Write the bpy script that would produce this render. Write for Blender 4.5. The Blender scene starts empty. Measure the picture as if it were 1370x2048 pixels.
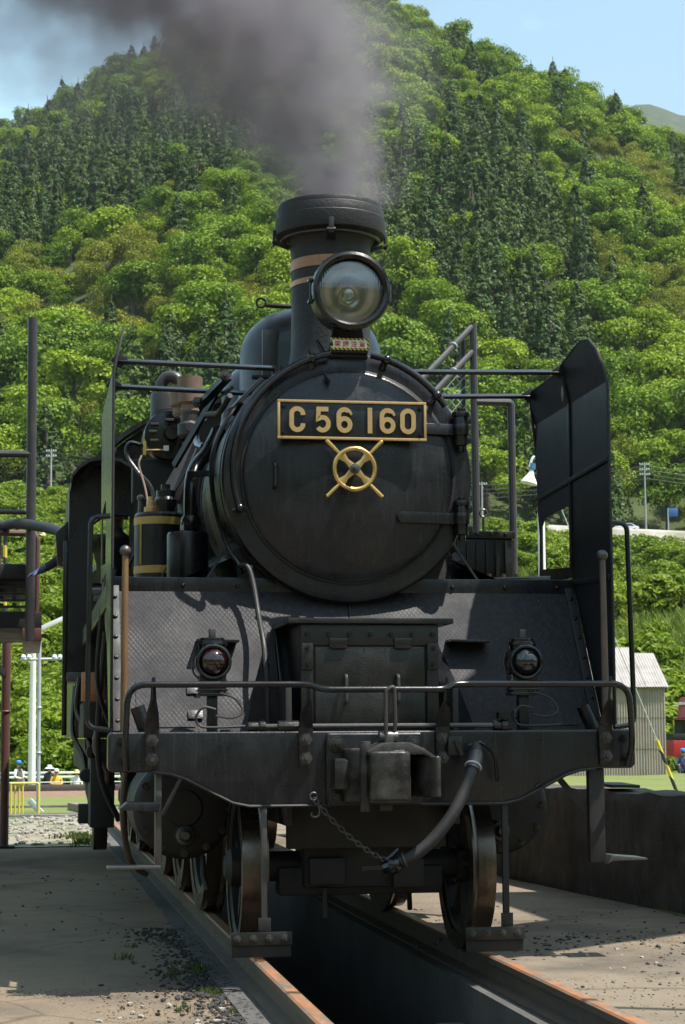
import bpy, bmesh, math, random
import numpy as np
from mathutils import Vector, Matrix

random.seed(56160)
rng = np.random.default_rng(56160)
S = bpy.context.scene
COL = S.collection
R = math.radians

# ------------------------------------------------------------------ camera
CAM = Vector((-1.6698, -9.116, 1.0472))
YAW, PITCH, ROLL, FOC = 0.1637, 0.1171, -0.0064, 3819.39 / 2048.0
fw = Vector((math.sin(YAW) * math.cos(PITCH), math.cos(YAW) * math.cos(PITCH), math.sin(PITCH)))
rt = Vector((math.cos(YAW), -math.sin(YAW), 0))
up = rt.cross(fw)
rt2 = rt * math.cos(ROLL) + up * math.sin(ROLL)
up2 = up * math.cos(ROLL) - rt * math.sin(ROLL)
cam_data = bpy.data.cameras.new('camera')
cam = bpy.data.objects.new('camera', cam_data)
COL.objects.link(cam)
m = Matrix.Identity(4)
for i in range(3):
    m[i][0] = rt2[i]; m[i][1] = up2[i]; m[i][2] = -fw[i]; m[i][3] = CAM[i]
cam.matrix_world = m
cam_data.sensor_fit = 'VERTICAL'
cam_data.sensor_height = 24.0
cam_data.sensor_width = 24.0 * 1370 / 2048
cam_data.lens = 24.0 * FOC
cam_data.clip_start = 0.1
cam_data.clip_end = 20000
cam_data.dof.use_dof = True
cam_data.dof.focus_distance = 9.6
cam_data.dof.aperture_fstop = 9.0
S.camera = cam

# ------------------------------------------------------------------ sky, sun, exposure
SUN = Vector((0.38, -0.23, 1.0)).normalized()          # towards the sun
world = bpy.data.worlds.new('World')
S.world = world
world.use_nodes = True
wn, wl = world.node_tree.nodes, world.node_tree.links
bg = wn['Background']
sky = wn.new('ShaderNodeTexSky')
sky.sky_type = 'NISHITA'
sky.sun_disc = False
sky.sun_elevation = math.asin(SUN.z)
sky.sun_rotation = math.atan2(SUN.x, SUN.y)
sky.altitude = 160
sky.air_density = 1.0
sky.dust_density = 2.5
sky.ozone_density = 0.5
# thin fair-weather cloud veil over the whole dome
tc = wn.new('ShaderNodeTexCoord')
mp = wn.new('ShaderNodeMapping'); mp.inputs['Scale'].default_value = (1.4, 1.4, 3.2)
mp.inputs['Location'].default_value = (3.1, 0.7, 0.2)
nz = wn.new('ShaderNodeTexNoise'); nz.inputs['Scale'].default_value = 2.2; nz.inputs['Detail'].default_value = 6
nz.inputs['Roughness'].default_value = 0.55
rp = wn.new('ShaderNodeValToRGB')
rp.color_ramp.elements[0].position = 0.47; rp.color_ramp.elements[0].color = (0.20, 0.20, 0.20, 1)
rp.color_ramp.elements[1].position = 0.70; rp.color_ramp.elements[1].color = (0.75, 0.75, 0.75, 1)
mx = wn.new('ShaderNodeMix'); mx.data_type = 'RGBA'
mx.inputs[7].default_value = (8.0, 13.0, 14.8, 1)
wl.new(tc.outputs['Generated'], mp.inputs['Vector']); wl.new(mp.outputs[0], nz.inputs['Vector'])
wl.new(nz.outputs['Fac'], rp.inputs[0]); wl.new(rp.outputs[0], mx.inputs[0])
wl.new(sky.outputs[0], mx.inputs[6]); wl.new(mx.outputs[2], bg.inputs['Color'])
bg.inputs['Strength'].default_value = 0.088

sun_data = bpy.data.lights.new('sun', 'SUN')
sun_data.energy = 5.0
sun_data.angle = R(0.55)
sun_data.color = (1.0, 0.95, 0.87)
sun = bpy.data.objects.new('sun', sun_data)
COL.objects.link(sun)
sun.rotation_euler = SUN.to_track_quat('Z', 'Y').to_euler()
sun.location = (10, -10, 40)

S.view_settings.view_transform = 'Standard'
S.view_settings.look = 'None'
S.view_settings.exposure = 0.85
S.view_settings.gamma = 1.0
S.view_settings.use_curve_mapping = False
S.cycles.max_bounces = 8
S.cycles.diffuse_bounces = 3
S.cycles.glossy_bounces = 3
S.cycles.transparent_max_bounces = 12
S.cycles.volume_bounces = 1
S.cycles.use_denoising = True
S.cycles.sample_clamp_indirect = 6.0

# ------------------------------------------------------------------ helpers
def tag(o, label=None, cat=None, group=None, kind=None):
    if label: o['label'] = label
    if cat: o['category'] = cat
    if group: o['group'] = group
    if kind: o['kind'] = kind
    return o

def empty(name, loc=(0, 0, 0), rz=0.0, label=None, cat=None, group=None):
    o = bpy.data.objects.new(name, None)
    COL.objects.link(o)
    o.location = loc
    o.rotation_euler = (0, 0, rz)
    o.empty_display_size = 0.2
    return tag(o, label, cat, group)

def link(name, mesh, parent=None, loc=None, rot=None, scale=None):
    o = bpy.data.objects.new(name, mesh)
    COL.objects.link(o)
    if parent is not None: o.parent = parent
    if loc is not None: o.location = loc
    if rot is not None: o.rotation_euler = rot
    if scale is not None: o.scale = scale
    return o

def frame_of(d):
    d = Vector(d).normalized()
    a = Vector((0, 0, 1)) if abs(d.z) < 0.9 else Vector((1, 0, 0))
    u = d.cross(a).normalized()
    return u, d.cross(u).normalized()

class MB:
    """collects shapes, then builds ONE mesh object"""
    def __init__(self):
        self.v = []; self.f = []; self.mi = []; self.cur = 0
    def slot(self, i):
        self.cur = i; return self
    def add(self, vs, fs):
        b = len(self.v)
        self.v.extend([tuple(p) for p in vs])
        for f in fs:
            self.f.append([b + i for i in f]); self.mi.append(self.cur)
        return self
    def box(self, x0, x1, y0, y1, z0, z1):
        vs = [(x0, y0, z0), (x1, y0, z0), (x1, y1, z0), (x0, y1, z0), (x0, y0, z1), (x1, y0, z1), (x1, y1, z1), (x0, y1, z1)]
        return self.add(vs, [(0, 3, 2, 1), (4, 5, 6, 7), (0, 1, 5, 4), (1, 2, 6, 5), (2, 3, 7, 6), (3, 0, 4, 7)])
    def bar(self, a, b, w, h, upv=(0, 0, 1)):
        a = Vector(a); b = Vector(b); d = (b - a).normalized()
        u = Vector(upv); s = d.cross(u)
        if s.length < 1e-4: s = d.cross(Vector((1, 0, 0)))
        s.normalize(); t = s.cross(d).normalized()
        vs = []
        for p in (a, b):
            for i, j in ((-1, -1), (1, -1), (1, 1), (-1, 1)):
                vs.append(p + s * (i * w / 2) + t * (j * h / 2))
        return self.add(vs, [(0, 1, 2, 3), (7, 6, 5, 4), (0, 4, 5, 1), (1, 5, 6, 2), (2, 6, 7, 3), (3, 7, 4, 0)])
    def prism(self, pts, axis, a, b):
        """2D polygon extruded along axis; pts are the other two coordinates in xyz order"""
        def P(p, t):
            return {'x': (t, p[0], p[1]), 'y': (p[0], t, p[1]), 'z': (p[0], p[1], t)}[axis]
        n = len(pts)
        ar = sum(pts[i][0] * pts[(i + 1) % n][1] - pts[(i + 1) % n][0] * pts[i][1] for i in range(n))
        if (ar < 0) != (axis == 'y'): pts = pts[::-1]
        vs = [P(p, a) for p in pts] + [P(p, b) for p in pts]
        lo, hi = list(range(n)), list(range(n, 2 * n))
        fs = [lo[::-1], hi] + [(i, (i + 1) % n, n + (i + 1) % n, n + i) for i in range(n)]
        if a > b: fs = [f[::-1] for f in fs]
        return self.add(vs, fs)
    def tube(self, pts, r, n=10, cap=True, closed=False):
        P = [Vector(p) for p in pts]; k = len(P)
        rs = r if isinstance(r, (list, tuple)) else [r] * k
        vs = []; prev = None
        for i in range(k):
            if closed: d = (P[(i + 1) % k] - P[i - 1])
            elif i == 0: d = P[1] - P[0]
            elif i == k - 1: d = P[-1] - P[-2]
            else: d = (P[i + 1] - P[i]).normalized() + (P[i] - P[i - 1]).normalized()
            d.normalize()
            if prev is None: u, w = frame_of(d)
            else:
                u = prev - d * prev.dot(d); u.normalize(); w = d.cross(u)
            prev = u
            for j in range(n):
                a = 2 * math.pi * j / n
                vs.append(P[i] + (u * math.cos(a) + w * math.sin(a)) * rs[i])
        fs = []
        for i in range(k if closed else k - 1):
            i2 = (i + 1) % k
            for j in range(n):
                fs.append((i * n + j, i * n + (j + 1) % n, i2 * n + (j + 1) % n, i2 * n + j))
        if cap and not closed:
            fs.append(tuple(range(n))[::-1]); fs.append(tuple((k - 1) * n + j for j in range(n)))
        return self.add(vs, fs)
    def lathe(self, prof, o, axis='z', n=32, flip=False):
        """prof: list of (radius, distance along axis)"""
        o = Vector(o)
        if isinstance(axis, str): ax = {'x': Vector((1, 0, 0)), 'y': Vector((0, 1, 0)), 'z': Vector((0, 0, 1))}[axis]
        else: ax = Vector(axis).normalized()
        u, w = frame_of(ax)
        vs = []; idx = []
        for (r, h) in prof:
            if r < 1e-6:
                idx.append([len(vs)]); vs.append(o + ax * h)
            else:
                row = []
                for j in range(n):
                    a = 2 * math.pi * j / n
                    row.append(len(vs)); vs.append(o + ax * h + (u * math.cos(a) + w * math.sin(a)) * r)
                idx.append(row)
        fs = []
        for A, B in zip(idx[:-1], idx[1:]):
            for j in range(n):
                j2 = (j + 1) % n
                if len(A) == 1 and len(B) == 1: continue
                if len(A) == 1: fs.append((A[0], B[j2], B[j]))
                elif len(B) == 1: fs.append((A[j], A[j2], B[0]))
                else: fs.append((A[j], A[j2], B[j2], B[j]))
        if flip: fs = [f[::-1] for f in fs]
        return self.add(vs, fs)
    def cyl(self, o, axis, r, h0, h1, n=20):
        return self.lathe([(0, h0), (r, h0), (r, h1), (0, h1)], o, axis, n)
    def ball(self, o, r, n=14, sz=1.0):
        k = max(6, n // 2)
        prof = [(r * math.sin(math.pi * i / k), -r * sz * math.cos(math.pi * i / k)) for i in range(k + 1)]
        prof[0] = (0, -r * sz); prof[-1] = (0, r * sz)
        return self.lathe(prof, o, 'z', n)
    def torus(self, o, axis, Rr, r, n=36, k=10):
        o = Vector(o)
        ax = {'x': Vector((1, 0, 0)), 'y': Vector((0, 1, 0)), 'z': Vector((0, 0, 1))}[axis] if isinstance(axis, str) else Vector(axis)
        u, w = frame_of(ax)
        pts = [o + (u * math.cos(2 * math.pi * i / n) + w * math.sin(2 * math.pi * i / n)) * Rr for i in range(n)]
        return self.tube(pts, r, k, closed=True)
    def hexbolt(self, o, axis, r=0.018, h=0.014, n=6):
        self.lathe([(r * 1.35, 0), (r * 1.35, h * 0.25), (r, h * 0.25), (r, h), (r * 0.55, h), (r * 0.5, h * 1.7), (0, h * 1.75)], o, axis, n)
        return self
    def mesh(self, name, mats, bevel=0.0, seg=2, sharp=32, smooth=True):
        me = bpy.data.meshes.new(name)
        me.from_pydata(self.v, [], self.f)
        if not isinstance(mats, (list, tuple)): mats = [mats]
        for mt in mats: me.materials.append(M[mt] if isinstance(mt, str) else mt)
        if len(mats) > 1: me.polygons.foreach_set('material_index', self.mi)
        if bevel > 0:
            bm = bmesh.new(); bm.from_mesh(me)
            bmesh.ops.recalc_face_normals(bm, faces=bm.faces)
            es = [e for e in bm.edges if len(e.link_faces) == 2 and e.calc_face_angle(0) > R(sharp)]
            bmesh.ops.bevel(bm, geom=es, offset=bevel, segments=seg, profile=0.6, affect='EDGES', clamp_overlap=True)
            bm.to_mesh(me); bm.free()
        else:
            bm = bmesh.new(); bm.from_mesh(me)
            bmesh.ops.recalc_face_normals(bm, faces=bm.faces)
            bm.to_mesh(me); bm.free()
        if smooth:
            me.polygons.foreach_set('use_smooth', [True] * len(me.polygons))
            me.set_sharp_from_angle(angle=R(sharp))
        me.update()
        return me
    def build(self, name, mats, parent=None, bevel=0.0, seg=2, sharp=32, loc=None, rot=None, smooth=True):
        return link(name, self.mesh(name, mats, bevel, seg, sharp, smooth), parent, loc, rot)

def arc(cx, cz, r, a0, a1, n, y):
    return [(cx + r * math.cos(R(a0 + (a1 - a0) * i / n)), y, cz + r * math.sin(R(a0 + (a1 - a0) * i / n))) for i in range(n + 1)]

def smoothpath(pts, n=6):
    """Catmull-Rom through the points"""
    P = [Vector(p) for p in pts]; out = []
    for i in range(len(P) - 1):
        p0 = P[max(0, i - 1)]; p1 = P[i]; p2 = P[i + 1]; p3 = P[min(len(P) - 1, i + 2)]
        for k in range(n):
            t = k / n
            out.append(0.5 * ((2 * p1) + (p2 - p0) * t + (2 * p0 - 5 * p1 + 4 * p2 - p3) * t * t + (3 * p1 - p0 - 3 * p2 + p3) * t ** 3))
    out.append(P[-1])
    return out

def roundpath(pts, r=0.05, n=5):
    """straight runs with rounded corners"""
    P = [Vector(p) for p in pts]; out = [P[0]]
    for i in range(1, len(P) - 1):
        a = (P[i - 1] - P[i]); b = (P[i + 1] - P[i])
        rr = min(r, a.length * 0.45, b.length * 0.45)
        p0 = P[i] + a.normalized() * rr; p2 = P[i] + b.normalized() * rr
        for k in range(n + 1):
            t = k / n
            out.append(p0 * (1 - t) ** 2 + P[i] * 2 * t * (1 - t) + p2 * t * t)
    out.append(P[-1])
    return out

# ------------------------------------------------------------------ materials
M = {}
def nodes_of(name):
    mt = bpy.data.materials.new(name); mt.use_nodes = True
    M[name] = mt
    return mt, mt.node_tree.nodes, mt.node_tree.links, mt.node_tree.nodes['Principled BSDF']

def noise(n, l, scale, detail=4, rough=0.55, stretch=(1, 1, 1), coord='Object', off=(0, 0, 0)):
    t = n.new('ShaderNodeTexCoord')
    mpp = n.new('ShaderNodeMapping'); mpp.inputs['Scale'].default_value = stretch; mpp.inputs['Location'].default_value = off
    z = n.new('ShaderNodeTexNoise'); z.inputs['Scale'].default_value = scale; z.inputs['Detail'].default_value = detail
    z.inputs['Roughness'].default_value = rough
    l.new(t.outputs[coord], mpp.inputs['Vector']); l.new(mpp.outputs[0], z.inputs['Vector'])
    return z.outputs['Fac']

def ramp(n, l, src, stops):
    r = n.new('ShaderNodeValToRGB')
    e = r.color_ramp.elements
    while len(e) < len(stops): e.new(0.5)
    for k, (p, c) in enumerate(stops):
        e[k].position = p
        e[k].color = (c, c, c, 1) if isinstance(c, (int, float)) else (c[0], c[1], c[2], 1)
    l.new(src, r.inputs[0])
    return r.outputs[0]

def mixc(n, l, fac, a, b, mode='MIX'):
    x = n.new('ShaderNodeMix'); x.data_type = 'RGBA'; x.blend_type = mode
    for s, v in ((0, fac), (6, a), (7, b)):
        if isinstance(v, (int, float)): x.inputs[s].default_value = v
        elif isinstance(v, tuple): x.inputs[s].default_value = (v[0], v[1], v[2], 1)
        else: l.new(v, x.inputs[s])
    return x.outputs[2]

def bumpy(n, l, p, h, strength, dist):
    b = n.new('ShaderNodeBump'); b.inputs['Strength'].default_value = strength; b.inputs['Distance'].default_value = dist
    l.new(h, b.inputs['Height']); l.new(b.outputs[0], p.inputs['Normal'])
    return b

def paint(name, base, dirt=(0.06, 0.05, 0.04), amount=0.5, rough=(0.3, 0.55), metal=0.0, sc=6.0, streak=0.3, bump=0.15, spec=0.5, bdist=0.004):
    mt, n, l, p = nodes_of(name)
    big = noise(n, l, sc, 6, 0.6)
    fine = noise(n, l, sc * 9, 5, 0.6)
    drip = noise(n, l, sc * 2.2, 4, 0.6, (5, 5, 0.35))
    d1 = ramp(n, l, big, [(0.42, 0.0), (0.75, 1.0)])
    d2 = ramp(n, l, drip, [(0.5, 0.0), (0.72, 1.0)])
    c = mixc(n, l, fine, tuple(x * 0.75 for x in base), tuple(min(1, x * 1.3) for x in base))
    f1 = n.new('ShaderNodeMath'); f1.operation = 'MULTIPLY'; l.new(d1, f1.inputs[0]); f1.inputs[1].default_value = amount
    c = mixc(n, l, f1.outputs[0], c, dirt)
    f2 = n.new('ShaderNodeMath'); f2.operation = 'MULTIPLY'; l.new(d2, f2.inputs[0]); f2.inputs[1].default_value = streak
    c = mixc(n, l, f2.outputs[0], c, tuple(x * 1.3 for x in dirt))
    l.new(c, p.inputs['Base Color'])
    rr = n.new('ShaderNodeMapRange'); rr.inputs[3].default_value = rough[0]; rr.inputs[4].default_value = rough[1]
    rr.inputs[1].default_value = 0.3; rr.inputs[2].default_value = 0.7
    l.new(big, rr.inputs[0]); l.new(rr.outputs[0], p.inputs['Roughness'])
    p.inputs['Metallic'].default_value = metal
    p.inputs['Specular IOR Level'].default_value = spec
    if bump: bumpy(n, l, p, fine, bump, bdist)
    return mt

paint('black_paint', (0.0050, 0.0056, 0.0080), (0.019, 0.0188, 0.0205), 0.32, (0.20, 0.46), streak=0.65, bump=0.3, spec=0.45)
paint('black_gloss', (0.005, 0.0054, 0.0066), (0.015, 0.014, 0.013), 0.3, (0.14, 0.30), streak=0.2, bump=0.15)
paint('soot_black', (0.007, 0.0066, 0.0066), (0.017, 0.015, 0.013), 0.5, (0.5, 0.75), streak=0.3, bump=0.3)
paint('chimney_black', (0.009, 0.0086, 0.009), (0.024, 0.022, 0.022), 0.5, (0.5, 0.7), streak=0.3, bump=0.6, sc=5, bdist=0.006)
paint('under_black', (0.0065, 0.006, 0.0055), (0.017, 0.013, 0.010), 0.5, (0.5, 0.75), streak=0.3, bump=0.35)
paint('box_black', (0.0078, 0.0078, 0.0072), (0.023, 0.0215, 0.018), 0.4, (0.26, 0.46), streak=0.2, bump=0.6, sc=12, bdist=0.003)
paint('dome_sky_tint', (0.007, 0.008, 0.0115), (0.019, 0.019, 0.022), 0.3, (0.3, 0.45), streak=0.2, bump=0.08)  # blue tint paints the sky's reflection into the domes' black
paint('deflector_out', (0.062, 0.070, 0.056), (0.10, 0.10, 0.08), 0.4, (0.2, 0.3), streak=0.3, bump=0.03)  # lighter olive paints daylight and reflected greenery into the outer face
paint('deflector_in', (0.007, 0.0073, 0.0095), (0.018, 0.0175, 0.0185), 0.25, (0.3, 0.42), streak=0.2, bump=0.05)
paint('bright_steel', (0.42, 0.40, 0.38), (0.16, 0.12, 0.09), 0.6, (0.25, 0.45), metal=0.9, streak=0.4, bump=0.1)
paint('dull_steel', (0.085, 0.083, 0.082), (0.05, 0.038, 0.03), 0.6, (0.3, 0.5), metal=0.6, streak=0.4, bump=0.15)
paint('tyre_steel', (0.12, 0.10, 0.08), (0.05, 0.032, 0.02), 0.6, (0.22, 0.4), metal=0.9, streak=0.6, bump=0.08)
paint('brass', (0.62, 0.40, 0.15), (0.36, 0.20, 0.07), 0.5, (0.22, 0.4), metal=0.95, streak=0.2, bump=0.06)
paint('brass_dull', (0.55, 0.36, 0.16), (0.32, 0.19, 0.08), 0.6, (0.35, 0.5), metal=0.75, streak=0.3, bump=0.1)
paint('copper', (0.42, 0.21, 0.12), (0.22, 0.12, 0.08), 0.6, (0.35, 0.55), metal=0.8, streak=0.4, bump=0.1)
paint('gold_band', (0.42, 0.27, 0.06), (0.25, 0.16, 0.05), 0.4, (0.4, 0.6), streak=0.3, bump=0.05)
paint('rust_pole', (0.105, 0.050, 0.020), (0.17, 0.105, 0.035), 0.8, (0.5, 0.7), sc=4, streak=0.6, bump=0.2)
paint('dark_pole', (0.075, 0.055, 0.045), (0.16, 0.09, 0.06), 0.6, (0.4, 0.6), sc=5, streak=0.5, bump=0.2)
paint('rubber', (0.012, 0.012, 0.014), (0.035, 0.031, 0.028), 0.6, (0.55, 0.75), streak=0.2, bump=0.2)
paint('canvas_brown', (0.20, 0.135, 0.095), (0.12, 0.08, 0.06), 0.5, (0.6, 0.8), streak=0.4, bump=0.2)
paint('rail_side', (0.055, 0.043, 0.036), (0.13, 0.075, 0.04), 0.5, (0.55, 0.8), sc=7, streak=0.2, bump=0.4)
paint('maroon_steel', (0.11, 0.045, 0.040), (0.07, 0.04, 0.03), 0.5, (0.4, 0.6), streak=0.3, bump=0.1)
paint('grey_pipe', (0.028, 0.027, 0.029), (0.055, 0.042, 0.035), 0.5, (0.35, 0.5), streak=0.3, bump=0.1)
paint('yellow_paint', (0.62, 0.52, 0.05), (0.35, 0.27, 0.05), 0.3, (0.35, 0.55), streak=0.3, bump=0.05)
paint('white_paint', (0.72, 0.73, 0.72), (0.42, 0.40, 0.36), 0.3, (0.4, 0.6), streak=0.3, bump=0.03)
paint('galvanised', (0.45, 0.48, 0.50), (0.30, 0.30, 0.29), 0.4, (0.4, 0.55), metal=0.3, streak=0.3, bump=0.05)
paint('red_paint', (0.36, 0.018, 0.028), (0.22, 0.03, 0.03), 0.3, (0.35, 0.5), streak=0.2, bump=0.03)
paint('pole_concrete', (0.34, 0.32, 0.30), (0.22, 0.19, 0.17), 0.4, (0.7, 0.9), streak=0.4, bump=0.1)
paint('timber', (0.22, 0.15, 0.12), (0.13, 0.09, 0.075), 0.6, (0.7, 0.9), sc=8, streak=0.5, bump=0.5)
paint('roof_sheet', (0.30, 0.285, 0.275), (0.20, 0.165, 0.145), 0.8, (0.6, 0.8), sc=3, streak=0.3, bump=0.1)
paint('wall_sheet', (0.30, 0.26, 0.22), (0.16, 0.13, 0.11), 0.5, (0.6, 0.8), sc=3, streak=0.7, bump=0.1)
paint('sign_blue', (0.06, 0.16, 0.34), (0.10, 0.18, 0.30), 0.2, (0.4, 0.5), streak=0.2, bump=0)
paint('cloth_navy', (0.020, 0.023, 0.034), (0.03, 0.03, 0.04), 0.3, (0.8, 0.95), streak=0, bump=0.2)
paint('cloth_white', (0.70, 0.70, 0.70), (0.5, 0.5, 0.5), 0.3, (0.8, 0.95), streak=0, bump=0.1)
paint('cloth_yellow', (0.62, 0.36, 0.03), (0.45, 0.26, 0.03), 0.3, (0.8, 0.95), streak=0, bump=0.1)
paint('cloth_dark', (0.035, 0.036, 0.045), (0.05, 0.05, 0.06), 0.3, (0.8, 0.95), streak=0, bump=0.1)
paint('cloth_olive', (0.085, 0.09, 0.06), (0.06, 0.065, 0.05), 0.3, (0.8, 0.95), streak=0, bump=0.1)
paint('cloth_blue', (0.03, 0.22, 0.55), (0.03, 0.16, 0.4), 0.3, (0.7, 0.9), streak=0, bump=0.1)
paint('straw', (0.55, 0.43, 0.18), (0.4, 0.3, 0.12), 0.3, (0.8, 0.95), streak=0, bump=0.1)
paint('skin', (0.42, 0.25, 0.17), (0.38, 0.21, 0.14), 0.2, (0.5, 0.6), streak=0, bump=0)
paint('bark', (0.09, 0.065, 0.05), (0.05, 0.04, 0.03), 0.5, (0.8, 0.95), streak=0.3, bump=0.5)
paint('letter_red', (0.42, 0.02, 0.02), (0.42, 0.02, 0.02), 0.0, (0.5, 0.6), streak=0, bump=0)
paint('sign_white', (0.70, 0.66, 0.56), (0.45, 0.40, 0.32), 0.4, (0.45, 0.6), streak=0.3, bump=0)

def tread_plate():
    mt, n, l, p = nodes_of('tread_plate')
    t = n.new('ShaderNodeTexCoord')
    sep = n.new('ShaderNodeSeparateXYZ'); l.new(t.outputs['Object'], sep.inputs[0])
    def mth(op, a, b=None):
        x = n.new('ShaderNodeMath'); x.operation = op
        for i, v in enumerate((a, b)):
            if v is None: continue
            if isinstance(v, (int, float)): x.inputs[i].default_value = v
            else: l.new(v, x.inputs[i])
        return x.outputs[0]
    u = mth('MULTIPLY', sep.outputs['X'], 1 / 0.024); v = mth('MULTIPLY', sep.outputs['Z'], 1 / 0.030)
    def ridge(s):
        a = mth('ADD', u, v) if s > 0 else mth('SUBTRACT', u, v)
        a = mth('FRACT', a); a = mth('SUBTRACT', a, 0.5); a = mth('ABSOLUTE', a)
        return mth('SMOOTH_MIN', mth('MULTIPLY', a, 5.0), 1.0)
    h = mth('MULTIPLY', ridge(1), ridge(-1))
    nzf = noise(n, l, 40, 4); nzb = noise(n, l, 4, 5)
    worn = ramp(n, l, noise(n, l, 2.2, 6, 0.65, off=(3, 1, 2)), [(0.36, 0.15), (0.6, 1.0)])
    hh = mth('ADD', mth('MULTIPLY', h, worn), mth('MULTIPLY', nzf, 0.6))
    bumpy(n, l, p, hh, 0.40, 0.003)
    c = mixc(n, l, ramp(n, l, nzb, [(0.35, 0.0), (0.7, 1.0)]), (0.011, 0.011, 0.0145), (0.026, 0.0258, 0.029))
    c = mixc(n, l, ramp(n, l, nzf, [(0.4, 0.0), (0.75, 0.5)]), c, (0.050, 0.049, 0.051))
    l.new(c, p.inputs['Base Color'])
    rz = n.new('ShaderNodeMapRange'); rz.inputs[1].default_value = 0.35; rz.inputs[2].default_value = 0.65; rz.inputs[3].default_value = 0.48; rz.inputs[4].default_value = 0.72
    l.new(nzb, rz.inputs[0]); l.new(rz.outputs[0], p.inputs['Roughness'])
    p.inputs['Specular IOR Level'].default_value = 0.22
tread_plate()

def ground_mat(name, a, b, c, coal=0.5, gritty=1.0, moss=0.0, sc=1.0, cracks=0.0):
    mt, n, l, p = nodes_of(name)
    big = noise(n, l, 0.9 * sc, 6, 0.6); mid = noise(n, l, 5 * sc, 6, 0.65); fine = noise(n, l, 70 * sc, 4, 0.7); grit = noise(n, l, 190 * sc, 2, 0.7)
    col = mixc(n, l, ramp(n, l, big, [(0.35, 0.0), (0.65, 1.0)]), a, b)
    col = mixc(n, l, ramp(n, l, mid, [(0.45, 0.0), (0.7, 0.8)]), col, c)
    cr = ramp(n, l, noise(n, l, 2.3 * sc, 8, 0.75, off=(4, 2, 0)), [(0.56, 0.0), (0.68, coal)])
    col = mixc(n, l, cr, col, (0.035, 0.033, 0.032))
    g2 = ramp(n, l, grit, [(0.36, 0.0), (0.52, 0.55), (0.7, 1.0)])
    col = mixc(n, l, 0.55 * gritty, col, mixc(n, l, g2, tuple(x * 0.45 for x in a), tuple(min(0.6, x * 1.7) for x in b)))
    if moss:
        ms = ramp(n, l, noise(n, l, 1.6 * sc, 6, 0.7, off=(9, 5, 0)), [(0.5, 0.0), (0.62, moss)])
        col = mixc(n, l, ms, col, (0.075, 0.095, 0.03))
    if cracks:
        t_ = n.new('ShaderNodeTexCoord'); wob_ = n.new('ShaderNodeTexNoise'); wob_.inputs['Scale'].default_value = 3.0
        av = n.new('ShaderNodeMixRGB'); av.inputs[0].default_value = 0.12; l.new(t_.outputs['Object'], wob_.inputs['Vector']); l.new(t_.outputs['Object'], av.inputs[1]); l.new(wob_.outputs['Color'], av.inputs[2])
        vo = n.new('ShaderNodeTexVoronoi'); vo.feature = 'DISTANCE_TO_EDGE'; vo.inputs['Scale'].default_value = cracks; l.new(av.outputs[0], vo.inputs['Vector'])
        ck = ramp(n, l, vo.outputs['Distance'], [(0.0, 0.5), (0.008, 0.0)])
        col = mixc(n, l, ck, col, (0.02, 0.019, 0.018))
        oil = ramp(n, l, noise(n, l, 0.7, 5, 0.6, off=(2, 7, 1)), [(0.52, 0.0), (0.66, 0.6)])
        col = mixc(n, l, oil, col, (0.045, 0.04, 0.036))
    l.new(col, p.inputs['Base Color'])
    p.inputs['Roughness'].default_value = 0.9
    p.inputs['Specular IOR Level'].default_value = 0.25
    hh = n.new('ShaderNodeMath'); hh.operation = 'MULTIPLY_ADD'; l.new(fine, hh.inputs[0]); hh.inputs[1].default_value = 0.6; l.new(grit, hh.inputs[2])
    bumpy(n, l, p, hh.outputs[0], 0.6, 0.012)
ground_mat('yard_dirt', (0.150, 0.112, 0.078), (0.205, 0.160, 0.112), (0.098, 0.074, 0.055), 0.5, cracks=0.6)
ground_mat('yard_concrete', (0.170, 0.135, 0.098), (0.210, 0.175, 0.130), (0.135, 0.095, 0.065), 0.35, 0.6, cracks=0.4)
ground_mat('pale_gravel', (0.20, 0.18, 0.13), (0.26, 0.235, 0.18), (0.17, 0.155, 0.10), 0.1, 1.0, 0.9)
ground_mat('ballast_mat', (0.16, 0.10, 0.07), (0.20, 0.13, 0.09), (0.12, 0.08, 0.055), 0.2, 1.0)
ground_mat('road_asphalt', (0.06, 0.06, 0.06), (0.075, 0.075, 0.075), (0.05, 0.05, 0.05), 0.1, 0.5)
ground_mat('forest_floor', (0.030, 0.045, 0.012), (0.045, 0.06, 0.016), (0.035, 0.04, 0.015), 0.1, 0.4, 0.5, 0.05)
ground_mat('bank_grass', (0.085, 0.15, 0.02), (0.12, 0.17, 0.03), (0.06, 0.11, 0.015), 0.05, 0.5, 0.3, 0.12)
ground_mat('lawn', (0.11, 0.15, 0.03), (0.16, 0.17, 0.06), (0.09, 0.12, 0.025), 0.0, 0.6, 0.4, 0.5)

def dirty_concrete(name, base, dark, amt, sc=1.2):
    mt, n, l, p = nodes_of(name)
    a = noise(n, l, sc, 8, 0.65); b = noise(n, l, sc * 3, 6, 0.7, (1.4, 1.4, 0.6)); c = noise(n, l, sc * 40, 4, 0.6)
    col = mixc(n, l, ramp(n, l, a, [(0.5 - amt * 0.18, 1.0), (0.62, 0.0)]), base, dark)
    col = mixc(n, l, ramp(n, l, b, [(0.45, 0.0), (0.7, 0.7)]), col, dark)
    col = mixc(n, l, ramp(n, l, c, [(0.3, 0.5), (0.7, 0.0)]), col, tuple(x * 0.6 for x in base))
    l.new(col, p.inputs['Base Color']); p.inputs['Roughness'].default_value = 0.92
    p.inputs['Specular IOR Level'].default_value = 0.25
    h = n.new('ShaderNodeMath'); h.operation = 'MULTIPLY_ADD'; l.new(a, h.inputs[0]); h.inputs[1].default_value = 2.0; l.new(c, h.inputs[2])
    bumpy(n, l, p, h.outputs[0], 0.6, 0.015)
dirty_concrete('wall_concrete', (0.13, 0.115, 0.10), (0.013, 0.012, 0.011), 1.5, 2.4)
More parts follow.
